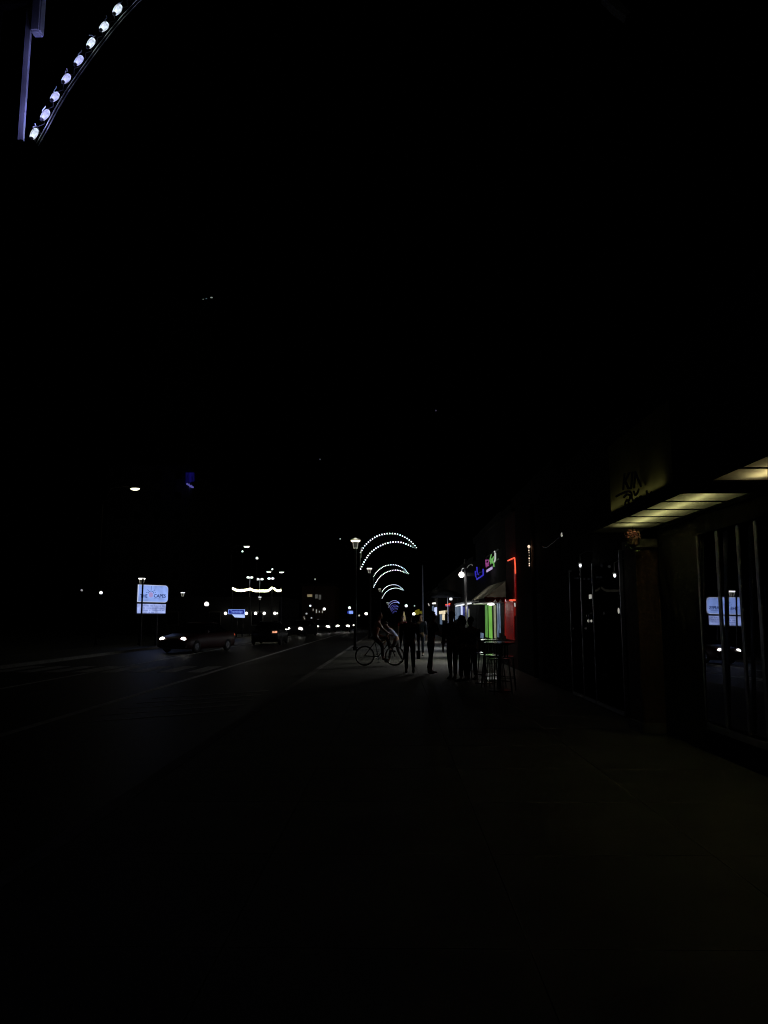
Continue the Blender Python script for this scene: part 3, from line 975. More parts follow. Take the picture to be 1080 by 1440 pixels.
# reflective pane: turned so the motel sign across the road mirrors in it
Gp = W(1016, 852, WX + .022)
Sp = P(217, 835, SY)
nrm = ((Sp - Gp).normalized() + (CAM - Gp).normalized()).normalized()
yv = Vector((0, 1, 0)); yv = (yv - nrm * yv.dot(nrm)).normalized()
zv = nrm.cross(yv).normalized()
if zv.z < 0: zv = -zv
b = MB()
c = Gp - Vector((WX, 7, 0))
b.poly([c + yv * -1.0 + zv * (-1.35), c + yv * .5 + zv * (-1.35), c + yv * .5 + zv * 1.1, c + yv * -1.0 + zv * 1.1], -nrm, .01)
b.build('window_pane', 'glass_mirror', shop)
b = MB(); sbox(b, WX + .03, WX + .04, 1.5, Gp.y - 1.02, .36, 2.62); b.build('window_pane', 'glass_dark', shop)
# canopy
X0, X1, ZC = 2.90, 3.66, 2.87
Z_ = ZC
def ycan(py): d = ray(900, py); return (CAM + d * ((ZC - EYE) / d.z)).y
lines = [P(0, 0, 1).y]
ys = [11.62, 10.98, 10.36, 9.71, 9.06, 8.42, 7.82, 7.14, 6.5, 5.86, 5.2, 4.6, 4.0]
canopy = thing('shop_canopy', 'flat canopy over the near shop window with glowing cream ceiling panels', 'canopy', (X0, 8, ZC))
def cbox(b, x0, x1, y0, y1, z0, z1, bev=0): b.box(x0 - X0, x1 - X0, y0 - 8, y1 - 8, z0 - ZC, z1 - ZC, bev); return b
b = MB()
cbox(b, X0 - .06, X0, 4.0, 11.7, ZC - .03, ZC + .34)
cbox(b, X0, WX - .003, 4.0, 11.7, ZC + .26, ZC + .33)
cbox(b, X0, WX - .003, 11.63, 11.7, ZC - .03, ZC + .258)
cbox(b, X1 + .003, WX - .003, 4.0, 11.628, ZC - .05, ZC + .257)
cbox(b, X0 + .001, X1, 7.83, 7.86, ZC + .01, ZC + .258)
cbox(b, X0 + .001, X1, 7.1, 7.13, ZC + .01, ZC + .258)
b.build('canopy_frame', 'stucco2', canopy)
for a, c in zip(ys, ys[1:]):
    b = MB(); cbox(b, X0 + .012, X1 - .012, c + .018, a - .018, ZC, ZC + .006)
    b.build('ceiling_panel', 'soffit' if not (7.0 < c < 7.2) else 'stucco2', canopy)  # shade of the one unlit panel is put in with a dark material
b = MB()
for a in ys:
    cbox(b, X0 + .002, X1 - .002, a - .016, a + .016, ZC - .012, ZC + .008)
for xx in (X0 + .007, X1 - .007): cbox(b, xx - .006, xx + .006, 4.0, 11.62, ZC - .011, ZC + .007)
b.build('ceiling_grid', 'dark', canopy)
o = lamp('canopy_tube_light', (3.28 - X0 - .02, 9.28 - 8, .09), 12.5, (1.0, 1.0, .62), parent=canopy, kind='AREA', shape='RECTANGLE', size=.05, size_y=2.85)
o2 = lamp('canopy_tube_light', (3.3 - X0, 5.6 - 8, .10), 9.0, (1.0, .86, .58), parent=canopy, kind='AREA', shape='RECTANGLE', size=.12, size_y=2.7)
# fascia sign box on the canopy edge
q0, q1 = W(857, 690, X0 - .21), W(948, 690, X0 - .21)
sg = thing('shop_sign', 'dim olive sign box with tall black letters and scrollwork on the canopy edge', 'sign', (X0 - .21, (q0.y + q1.y) / 2, ZC + .34))
ya, yb = q1.y - sg.location.y, q0.y - sg.location.y
hz = W(857, 625, X0 - .21).z - sg.location.z
b = MB(); b.box(0.11, .14, ya, yb, -.34, hz); b.box(.0, .108, ya, ya + .02, -.34, hz); b.box(.0, .108, yb - .02, yb, -.34, hz); b.box(0, .108, ya + .022, yb - .022, -.34, -.315); b.box(0, .108, ya + .022, yb - .022, hz - .02, hz)
b.build('sign_box', 'stucco2', sg)
b = MB(); b.box(0.001, .007, ya + .022, yb - .022, -.312, hz - .022); b.build('face', 'fascia', sg)
o = lamp('sign_fill_light', (.06, (ya + yb) / 2 + .15, -.305), .5, (1, 1, .62), parent=sg, kind='AREA', shape='RECTANGLE', size=.04, size_y=(yb - ya) * .9)  # added lamp hidden in the box, brightens the face from below
o.rotation_euler = (math.pi, 0, 0)
def KP(px, py): q = W(px, py, X0 - .21); return Vector((-.004, q.y - sg.location.y, q.z - sg.location.z))
tx = KP(911, 676) - KP(883, 674.5)
text_mesh('lettering', 'KING', .27, 'ink', sg, frame_mtx((KP(883, 675) + KP(911, 675.5)) / 2, tx), extrude=.003, sx=1.25)
def swirl(pts, r=.014):
    b = MB(); b.path(smooth_curve([KP(*q) for q in pts], 30), r, 6); b.build('scrollwork', 'ink', sg)
swirl([(867, 698), (873, 695), (879, 692.5), (885, 691), (889, 694), (889, 699)])
swirl([(878, 699), (882, 695.5), (887, 697), (885.5, 703), (882, 703.5), (880, 707), (880.5, 711), (883.5, 712), (885, 708), (884, 704)])
swirl([(889, 700), (891.5, 704.5), (894, 703), (897, 700)])
swirl([(892, 691), (894, 696), (897, 693), (899, 688)])
swirl([(899, 701), (902, 698), (904, 700), (902, 703)])
swirl([(910, 690), (911, 696), (914, 697), (917, 692)])
swirl([(896, 708), (899, 705), (901, 708)])
# pillar and flowers
pil = thing('pillar', 'brown brick pillar between the near shop window and the glass doors', 'pillar', (3.62, 11.35, 0))
b = MB(); b.box(-.17, .17, -.28, .28, .14, 2.6); b.build('shaft', 'brick', pil)
b = MB(); b.box(-.2, .2, -.31, .31, 0, .138); b.build('plinth', 'kerb', pil)
b = MB(); b.box(-.19, .19, -.3, .3, 2.603, 2.72); b.build('cap', 'kerb', pil)
c = P(890, 753, 10.7)
fl = thing('hanging_basket', 'bunch of reddish pink flowers hanging under the canopy end', 'hanging basket', c)
b = MB()
for k in range(170):
    v = Vector((rnd.gauss(0, 1), rnd.gauss(0, 1), rnd.gauss(0, 1))).normalized() * rnd.uniform(.4, 1)
    q = Vector((v.x * .12, v.y * .12, v.z * .085 - abs(v.x) * .01))
    t = Vector((rnd.gauss(0, 1), rnd.gauss(0, 1), rnd.gauss(0, 1))).normalized()
    u = t.orthogonal().normalized(); vv = t.cross(u)
    s = rnd.uniform(.008, .017)
    b.bm.faces.new([b.bm.verts.new(q + u * s * math.cos(R(a)) + vv * s * math.sin(R(a))) for a in (0, 72, 144, 216, 288)])
b.build('flowers', 'flower', fl)
b = MB()
for k in range(120):
    q = Vector((rnd.gauss(0, .05), rnd.gauss(0, .05), rnd.uniform(-.22, 0)))
    t = Vector((rnd.gauss(0, 1), rnd.gauss(0, 1), rnd.gauss(0, 1))).normalized()
    u = t.orthogonal().normalized(); vv = t.cross(u)
    b.bm.faces.new([b.bm.verts.new(q + u * x_ + vv * y_) for (x_, y_) in ((-.02, 0), (0, .009), (.02, 0), (0, -.009))])
b.build('leaves', 'leaf', fl)
b = MB(); b.lathe([(.03, -.17), (.07, -.13), (.085, -.05), (.08, -.05), (.06, -.12), (.02, -.15)], n=12); b.build('pot', 'brick', fl)
b = MB(); b.tube((0, 0, -.05), (0, 0, ZC - c.z - .02), .004, n=5); b.build('hanger', 'black', fl)

# ================================================================== RIGHT SIDE: NEXT SHOPS
def shop_shell(label, y0, y1, h, m, group='shop buildings along the pavement', depth=6.0, cuts=None):
    root = thing('shop_building', label, 'shop', (WX, (y0 + y1) / 2, 0), group=group)
    yc = (y0 + y1) / 2
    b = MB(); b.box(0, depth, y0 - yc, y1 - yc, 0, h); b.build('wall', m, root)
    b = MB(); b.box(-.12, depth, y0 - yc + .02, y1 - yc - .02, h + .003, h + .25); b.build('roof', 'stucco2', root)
    return root
def facade(root, px0, px1, py0, py1, m, name='window', X=WX - .02, t=.04, frame=None):
    """panel on the shop front between two pixel columns (tilt ignored) with real depth"""
    a, c = W(px0, (py0 + py1) / 2, X), W(px1, (py0 + py1) / 2, X)
    yc, yd = a.y, c.y
    zt = W((px0 + px1) / 2, py0, X).z
    zb = W((px0 + px1) / 2, py1, X).z
    L = root.location
    b = MB(); b.box(X - L.x, X + t - L.x, min(yc, yd) - L.y, max(yc, yd) - L.y, zb - L.z, zt - L.z)
    return b.build(name, m, root)

# glass door shop
doors = shop_shell('dark shop with tall glass doors in thin pale metal frames', 11.72, 17.4, 4.6, 'stucco2')
L = doors.location
for (pa, pb) in ((807, 823), (823, 840), (840, 880)):
    a, c = W(pa, 900, WX - .01).y, W(pb, 900, WX - .01).y
    b = MB(); b.box(-.05, -.02, c - L.y + .02, a - L.y - .02, .09, 2.55); d = b.build('door', 'glass_dark', doors)
    b = MB(); b.box(-.07, -.015, c - L.y + .06, a - L.y - .06, .02, .085); b.build('bottom_rail', 'alu', d)
    b = MB(); b.box(-.07, -.015, a - L.y - .02, a - L.y + .006, .02, 2.6); b.build('frame', 'alu', d)
b = MB(); cc = W(880, 900, WX - .01).y; b.box(-.07, -.015, cc - L.y - .006, cc - L.y + .018, .02, 2.7); b.build('door_frame', 'alu', doors)
c = W(829, 873, WX - .07)
for dz in (-.03, .03):
    b = MB(); b.tube((-.1, c.y - L.y + dz * 3, c.z - .12), (-.1, c.y - L.y + dz * 3, c.z + .12), .012); b.build('door_handle', 'steel', doors)
q = W(830, 839, WX - .06)
b = MB(); b.box(-.062, -.055, q.y - L.y - .09, q.y - L.y + .09, q.z - .04, q.z + .04); tag(b.build('notice', 'lamp_dim', doors), 'small pale notice glowing on the door glass')  # the notice is no lamp, its brightness is put in as glow
b.bm if False else None
q = W(829.3, 873.2, WX - .06)
for dy in (-.12, .12):
    b = MB(); b.ball((-.058, q.y - L.y + dy, q.z), .02, .035, .025, 8, 6); b.build('handle_glint', 'lamp_dim', doors)  # glints of the handles, put in as glowing beads
q = W(870, 859, WX - .06)
b = MB(); b.ball((-.06, q.y - L.y, q.z), .015, .03, .05, 8, 6); b.build('glowing_dot', 'lamp_dim', doors)  # small bright dot on the glass, put in as a glowing bead
for (px, py, s, lb) in ((816, 793.5, .036, 'left small white pendant lamp above the tall glass doors'), (864.3, 807.5, .032, 'right small white pendant lamp in front of the tall glass doors')):
    c = W(px, py, WX - .25)
    r_ = thing('pendant_lamp', lb, 'lamp', c, group='pendant lamps by the glass doors')
    b = MB(); b.lathe([(s * .3, -s * 1.6), (s * .75, -s * .8), (s * .6, 0), (s * .25, s * .7)], n=10); b.build('bulb', 'lamp_cool', r_, True)
    b = MB(); b.lathe([(s * 1.3, -s * .3), (s * .9, s * .6), (s * .3, s * 1.1)], (0, 0, s * .5), 12); b.build('shade', 'frame', r_)
    b = MB(); b.path([(0, 0, s * 1.6), (0, 0, .18), (.12, 0, .25), (.25, 0, .25)], .008, 6); b.build('bracket', 'alu', r_)
    lamp('lamp_light', (-.12, -.1, -.05), .15, (1, 1, .9), .03, r_)
# bracket with a sagging cable, seen as thin glints
c = W(790.5, 716, 3.3)
br = thing('sign_bracket', 'thin metal bracket with a sagging cable above the glass doors', 'bracket', (WX, c.y, c.z))
def BR(px, py, X=3.3): return W(px, py, X) - br.location
b = MB(); b.tube(BR(791.5, 713), BR(790.5, 733), .012, n=8); b.build('rod', 'steel', br)
b = MB(); b.path(smooth_curve([BR(790, 752), BR(784, 758), BR(776, 764.5), BR(768, 770), BR(763, 767), BR(761.5, 760)], 20), .009, 6); b.build('cable', 'steel', br)
b = MB(); b.tube(BR(790.5, 716), BR(790.5, 716) + Vector((.45, 0, 0)), .012); b.tube(BR(790.3, 751), BR(790.3, 751) + Vector((.45, 0, 0)), .012); b.build('arm', 'black', br)
b = MB(); b.ball(BR(790, 752), .02, .02, .045, 8, 6); b.build('shackle_glint', 'lamp_dim', br)  # glint at the cable end, put in as glow on the metal

mid = shop_shell('dark narrow shop front right of the red neon one', 17.45, 23.9, 5.0, 'stucco')
pc = thing('drainpipe', 'brownish downpipe with a short string of warm bulbs tied to it', 'pipe', (WX - .1, W(750.5, 800, WX - .1).y, 0))
b = MB(); b.tube((0, 0, .05), (0, 0, 4.6), .06, n=12); b.build('pipe', 'brick', pc, True)
b = MB()
for z in (.6, 2.2, 3.8): b.box(-.03, .098, -.075, .075, z, z + .04)
b.build('clips', 'black', pc)
st = thing('string_lights', 'short vertical string of tiny warm bulbs on the brownish downpipe', 'string lights', (WX - .2, pc.location.y - .02, W(752, 764, WX - .2).z))
b = MB(); b.tube((0, 0, 0), (0, .02, -.66), .006, n=5); b.build('cable', 'dark', st)
for (py, s) in ((765, .045), (770.5, .02), (774, .012), (778, .012), (782.3, .022), (786, .012), (790, .022), (793, .018)):
    q = W(751.6, py, WX - .2) - st.location
    b = MB(); b.ball((-.015, rnd.uniform(-.02, .02), q.z), s * .8, s * .8, s, 8, 6); b.build('bulb', 'fire', st, True)
lamp('bulb_fill_light', (-.12, -.1, -.02), .12, (1, .75, .5), .02, st)

red = shop_shell('red painted narrow shop front edged with red neon tubes', 23.95, 26.15, 4.9, 'redwall')
def neon(root, pts, m, r=.03, X=WX - .1, name='neon_tube', n=0):
    b = MB()
    L = [W(px, py, X) - root.location for (px, py) in pts]
    if n: L = smooth_curve(L, n)
    b.path(L, r, 6)
    return b.build(name, m, root, True)
neon(red, [(714.2, 788.5), (719, 786.3), (723.4, 784.4)], 'neon_red', .022)
neon(red, [(723.6, 784.6), (724.4, 795), (724.8, 806.5)], 'neon_red', .022)
neon(red, [(717, 844.2), (724, 844.0)], 'neon_red', .03)
neon(red, [(723.8, 848), (724.2, 853)], 'neon_white', .02)
neon(red, [(724, 853), (724.2, 866)], 'neon_red_dim', .014)
neon(red, [(710.2, 842), (710.4, 894)], 'neon_red_dim', .012)
facade(red, 711.2, 722.6, 843, 899, 'neon_red_glow', 'wall_glow')  # red neon light on the wall, put in as glowing panels
facade(red, 723, 725.2, 800, 842, 'neon_red_glow', 'wall_glow', t=.02)
lamp('neon_light', (-.16, -.2, 3.5), .12, (1, .04, .02), .02, red)

aw = shop_shell('shop with a cream awning, green glowing windows and colourful neon', 26.2, 35.9, 5.0, 'stucco2')
L = aw.location
for (pa, pb, py0, py1, m) in ((682.3, 685.3, 851, 896, 'win_green2'), (687.2, 691.4, 850, 897.5, 'win_green'), (694.5, 696.8, 851, 897.5, 'win_beige'), (699, 700.8, 848, 896, 'win_slate'), (702, 703, 847, 890, 'win_slate'), (675, 679.5, 890, 897.5, 'win_slate')):
    facade(aw, pa, pb, py0, py1, m, 'window')
# awning
awn = thing('awning', 'cream canvas awning lit from below over the green glowing windows', 'awning', (WX, 28.7, 0))
L = awn.location
ya, yb = 26.25 - L.y, 31.3 - L.y
xo = 3.02 - WX
zt, zf = 2.83, 2.25
b = MB()
for k in range(10):
    u0, u1 = ya + (yb - ya) * k / 10, ya + (yb - ya) * (k + 1) / 10
    b.poly([(-.01, u0 + .004, zt), (-.01, u1 - .004, zt), (xo, u1 - .004, zf), (xo, u0 + .004, zf)], (.6, 0, .7), .012)
b.build('canvas', 'awning', awn)
b = MB(); b.poly([(-.012, ya - .012, zt - .02), (xo, ya - .012, zf), (-.012, ya - .012, zf)], (0, 1, 0), .01); b.build('side_panel', 'awning', awn)
b = MB(); b.box(xo + .01, -.01, ya + .02, yb - .02, 2.10, 2.12); b.build('soffit', 'white', awn)
def scallops(b, p0, p1, n, h):
    p0, p1 = Vector(p0), Vector(p1)
    for k in range(n):
        a, c = p0.lerp(p1, k / n), p0.lerp(p1, (k + 1) / n)
        pts = [a, c]
        for t in range(0, 9):
            f = 1 - t / 8
            pts.append(a.lerp(c, f) - Vector((0, 0, h * (.35 + .65 * math.sin(math.pi * f)))))
        nn_ = (c - a).cross(Vector((0, 0, 1)))
        b.poly(pts[:2] + pts[2:], nn_, .008)
b = MB()
scallops(b, (xo, ya - .02, zf + .02), (-.012, ya - .02, zf + .02), 4, .16)
b.build('valance', 'maroon', awn)
b = MB()
for k in range(2):
    q0 = (-.42 + k * .2, ya + .5 + k * 1.1, 2.06)
    b.tube(q0, (q0[0], q0[1] + 1.1, q0[2]), .03, n=8)
b.build('tube_lamp', 'lamp_white', awn)
lamp('awning_inner_light', (-.3, -1.6, 2.3), .7, (1, .98, .9), .06, awn)
lamp('awning_inner_light', (-.55, .8, 2.2), 28, (1, .98, .9), .06, awn)
lamp('awning_light', (-.95, 1.2, 1.98), 4, (1, .97, .9), .1, awn)
def aimed_spot(name, src, aim, e_, col, parent=None, cone=95):
    src, aim = Vector(src), Vector(aim)
    o = lamp(name, src, e_, col, .12, None, 'SPOT', spot_size=R(cone), spot_blend=.7)
    o.rotation_euler = (aim - src).to_track_quat('-Z', 'Y').to_euler()
    return o
aimed_spot('awning_fill_spot', (2.75, 28.5, 2.0), (1.6, 28.6, 0), 110, (1, .98, .92))  # unseen spot added to brighten the pavement by the awning
aimed_spot('pavement_fill_spot', (2.7, 34.0, 2.3), (1.0, 34.0, 0), 200, (1, .98, .95), cone=105)  # this and the next spots are added without fixtures, to light the walkway
aimed_spot('pavement_fill_spot', (2.7, 41.5, 2.3), (.8, 41.0, 0), 220, (.9, .94, 1), cone=110)
aimed_spot('pavement_fill_spot', (2.7, 52, 2.3), (.8, 51, 0), 180, (1, .96, .9), cone=110)
lamp('awning_light', (-.5, .6, 1.98), 5, (.95, 1, .85), .1, awn)
# neon sign of mixed colours
ns = thing('neon_sign', 'small sign of purple and green neon letters over a lavender bar', 'neon sign', (WX, 30, 3.4))
b = MB(); q0, q1 = W(681, 790, WX - .12), W(699, 790, WX - .12)
b.box(-.06, -.02, q1.y - 30, q0.y - 30, .25, .29); b.box(-.06, -.02, q1.y - 30, q0.y - 30, .6, .64); b.box(-.055, -.021, q0.y - 30 - .2, q0.y - 30 - .15, -.05, .8); b.build('rack', 'black', ns)
X_ = WX - .14
for pts in ([(683.2, 787), (683.4, 793), (683.8, 797.5)], [(683.4, 788), (686.8, 787.5), (686.8, 791.5), (683.6, 792.5)], [(684.5, 794), (687.2, 795.5)], [(685.5, 796), (687.4, 790)]):
    neon(ns, pts, 'neon_purple', .02, X_)
for pts in ([(688.8, 789), (690.2, 782), (691, 780)], [(690, 793), (691, 786.5), (692.6, 785)], [(692.4, 792), (693, 786), (694, 783)], [(689.6, 790), (693, 790.5)], [(694.6, 797), (694.2, 790)]):
    neon(ns, pts, 'neon_green', .02, X_)
neon(ns, [(695.4, 775.5), (696.4, 778), (696.4, 786), (695.2, 790)], 'neon_white', .03, X_)
b = MB(); b.poly([W(685, 801.5, X_) - ns.location, W(685, 804.8, X_) - ns.location, W(692.6, 800.2, X_) - ns.location, W(692.6, 796.8, X_) - ns.location], (-1, 0, 0), .03); b.build('bar', 'neon_lav', ns)
nb = thing('neon_sign', 'blue neon sign of angular strokes beside the bright post lamp', 'neon sign', (WX, 35, 3.3))
for pts in ([(670.5, 797.5), (671, 804), (672.5, 808)], [(679.4, 800), (679.6, 808.5), (675.5, 811.5), (670.5, 814.5)], [(668.5, 803), (668.8, 810), (671, 815)], ):
    neon(nb, pts, 'neon_blue', .03, WX - .14)
q0, q1 = W(667.5, 806, WX - .1), W(680.5, 806, WX - .1)
b = MB(); b.box(-.09, -.05, q1.y - 35, q0.y - 35, .2, .24); b.box(-.085, -.02, (q0.y + q1.y) / 2 - 35 - .03, (q0.y + q1.y) / 2 - 35 + .03, .1, .5); b.build('rack', 'black', nb)
lamp('neon_light', (-.3, 0, .3), .2, (.1, .08, 1), .05, nb)

# bright post lamp
c = P(649, 808.2, 30)
pp = P(654.6, 808, 30)
pl = thing('post_lamp', 'dazzling white lamp bracketed to a pale post before the awning', 'lamp post', (pp.x, 30, 0))
b = MB(); b.lathe([(.09, 0), (.09, .1), (.06, .2), (.055, P(655, 786, 30).z)], n=12); b.build('pole', 'greymetal', pl, True)
b = MB(); b.ball((c.x - pp.x, 0, c.z), .115, seg=16, rings=10); b.build('globe', 'lamp_white', pl, True)
b = MB(); b.path([(0, 0, P(655, 799, 30).z), (-.12, 0, P(655, 799, 30).z), (c.x - pp.x, 0, c.z + .12)], .02); b.build('arm', 'whitemetal', pl)
b = MB(); b.box(.06, .34, -.04, .04, c.z - .06, c.z + .08, .01); b.build('control_box', 'dark', pl)
b = MB(); b.path(smooth_curve([Vector((.05, 0, P(655, 799, 30).z)), Vector((.14, 0, P(660, 795, 30).z)), Vector((.24, 0, P(663, 793.5, 30).z)), Vector((.28, 0, P(665, 796, 30).z))], 14), .018, 6); b.build('scroll', 'whitemetal', pl)
aimed_spot('post_light', (c.x - .12, 29.8, c.z - .13), (.4, 27.5, 0), 120, (1, .98, .94), cone=80)
lamp('post_light', (c.x - pp.x - .05, -.2, c.z), 3, (1, .98, .92), .08, pl)
lamp('post_light', (c.x - pp.x + .06, -.16, c.z - .02), 1.2, (1, .98, .92), .03, pl)

# blue shop, ice white door
bl = shop_shell('blue lit shop with a brilliant ice white doorway', 36.0, 47.5, 4.2, 'stucco2')
facade(bl, 648, 650.3, 852, 889, 'win_ice', 'doorway')
facade(bl, 651.5, 658, 853, 872, 'win_blue', 'window')
facade(bl, 640, 646.5, 853.5, 872, 'win_slate', 'window')
facade(bl, 658.5, 659.6, 856, 880, 'win_beige', 'window')
b = MB(); q0, q1 = W(641, 852.3, 3.4), W(662.5, 852.3, 3.4)
b.tube(Vector((3.4, q0.y, q0.z)) - bl.location, Vector((3.4, q1.y, q0.z)) - bl.location, .03); b.build('tube_lamp', 'lamp_cool', bl)
b = MB(); b.box(3.3 - WX, -.002, q1.y - bl.location.y, q0.y - bl.location.y, q0.z + .06, q0.z + .12); b.build('canopy', 'white', bl)
lamp('shop_light', (-2.0, 0, 2.3), 16, (.8, .88, 1), .1, bl)
# umbrella-like curved awning and ball lamp
q = P(632, 838, 44)
um = thing('market_umbrella', 'dark umbrella with a dimly lit rim over the far shop displays', 'umbrella', (q.x - .1, 44, 0))
b = MB(); b.lathe([(.95, q.z - .08), (.9, q.z), (.5, q.z + .22), (.05, q.z + .36)], n=10); b.build('canopy', 'cloth_grey', um)
b = MB(); b.tube((0, 0, .05), (0, 0, q.z + .3), .025); b.build('pole', 'alu', um)
b = MB(); b.lathe([(.28, 0), (.28, .05), (.06, .1)], n=14); b.build('base', 'kerb', um)
post(634, 842.3, 47, 'globe', 'white ball lamp under the dim umbrella rim', RS, .19, 'lamp_cool')

ds = shop_shell('far shop with brightly lit hanging clothes displays', 47.6, 66, 4.2, 'stucco2')
facade(ds, 617.5, 626, 859, 863.5, 'win_warm', 'sign_panel')
facade(ds, 618.5, 621.5, 864, 878, 'win_slate', 'window')
facade(ds, 621.8, 625.2, 863.8, 872, 'win_warm', 'window')
facade(ds, 633.5, 637.5, 862.5, 876, 'win_ice', 'window')
facade(ds, 626.5, 629.5, 858, 861, 'win_dim', 'window')
neon(ds, [(627, 850.5), (630.5, 850), (632.5, 849)], 'neon_red', .05, WX - .15)
neon(ds, [(627.5, 852), (632, 851.5)], 'neon_purple', .05, WX - .15)
lamp('shop_light', (-2.0, -3, 2.3), 16, (1, .93, .8), .1, ds)
d2 = shop_shell('farthest clearly lit shop with pale bluish garments in its window', 66.1, 84, 4.0, 'stucco')
facade(d2, 607.6, 610, 852, 866, 'win_slate', 'window')
facade(d2, 610.6, 614.2, 854, 865.5, 'win_ice', 'window')
neon(d2, [(608.6, 848.6), (612, 848.4)], 'lamp_white', .07, WX - .2, 'tube_lamp')
neon(d2, [(602.4, 849), (603.4, 851.5)], 'lamp_dim', .06, WX - .2, 'lamp')
lamp('shop_light', (-1.2, 0, 2.2), 14, (.85, .9, 1), .1, d2)
ye = shop_shell('shop end with a yellow lit sign beside a tall thin flagpole', 84.1, 140, 4.2, 'stucco')
facade(ye, 583.2, 589.8, 857.5, 864.5, 'win_yellow', 'sign_panel')
facade(ye, 590.4, 594, 859, 880, 'win_yellow', 'window')
# pale wedge lit thing left of it, standing on the pavement
q = P(568, 868, 72)
fb = thing('banner', 'small cream wedge-shaped lit banner left of the yellow sign', 'banner', (q.x, 72, 0))
b = MB(); b.poly([(-.1, 0, 1.35), (.2, 0, 1.3), (.12, 0, 1.75), (.02, 0, 2.15), (-.06, 0, 1.9)], (0, 1, 0), .03); b.build('cloth', 'win_dim', fb)
b = MB(); b.tube((-.12, .02, 0), (-.08, .02, 2.2), .02); b.lathe([(.2, 0), (.2, .04)], (-.12, .02, 0), 10); b.build('stand', 'black', fb)
# thin pale pole
q = P(594.3, 796, 48)
tp = thing('flagpole', 'tall thin pale pole rising left of the far shops', 'pole', (q.x, 48, 0))
b = MB(); b.lathe([(.07, 0), (.06, .3), (.045, 3.5), (.04, q.z)], n=12); b.build('shaft', 'whitemetal', tp, True)
b = MB(); b.ball((0, 0, q.z + .04), .06); b.build('finial', 'alu', tp, True)
b = MB(); b.lathe([(.16, 0), (.16, .05), (.1, .08)], n=12); b.build('base', 'kerb', tp)

# ================================================================== PEOPLE
def skin_obj(name, verts, edges, m, parent, sub=1):
    me = bpy.data.meshes.new(name)
    me.from_pydata([v[0] for v in verts], edges, [])
    o = bpy.data.objects.new('tmp', me)
    COL.objects.link(o)
    o.modifiers.new('skin', 'SKIN')
    sd = me.skin_vertices[0].data
    for i, v in enumerate(verts):
        r = v[1]
        sd[i].radius = r if isinstance(r, tuple) else (r, r)
        sd[i].use_root = (i == 0)
    if sub:
        s = o.modifiers.new('sub', 'SUBSURF'); s.levels = sub; s.render_levels = sub
    bpy.context.view_layer.update()
    m2 = bpy.data.meshes.new_from_object(o.evaluated_get(bpy.context.evaluated_depsgraph_get()))
    bpy.data.objects.remove(o)
    m2.name = name
    m2.materials.clear()
    m2.materials.append(M[m])
    for f in m2.polygons: f.use_smooth = True
    r = bpy.data.objects.new(name, m2)
    COL.objects.link(r)
    if parent: r.parent = parent
    return r

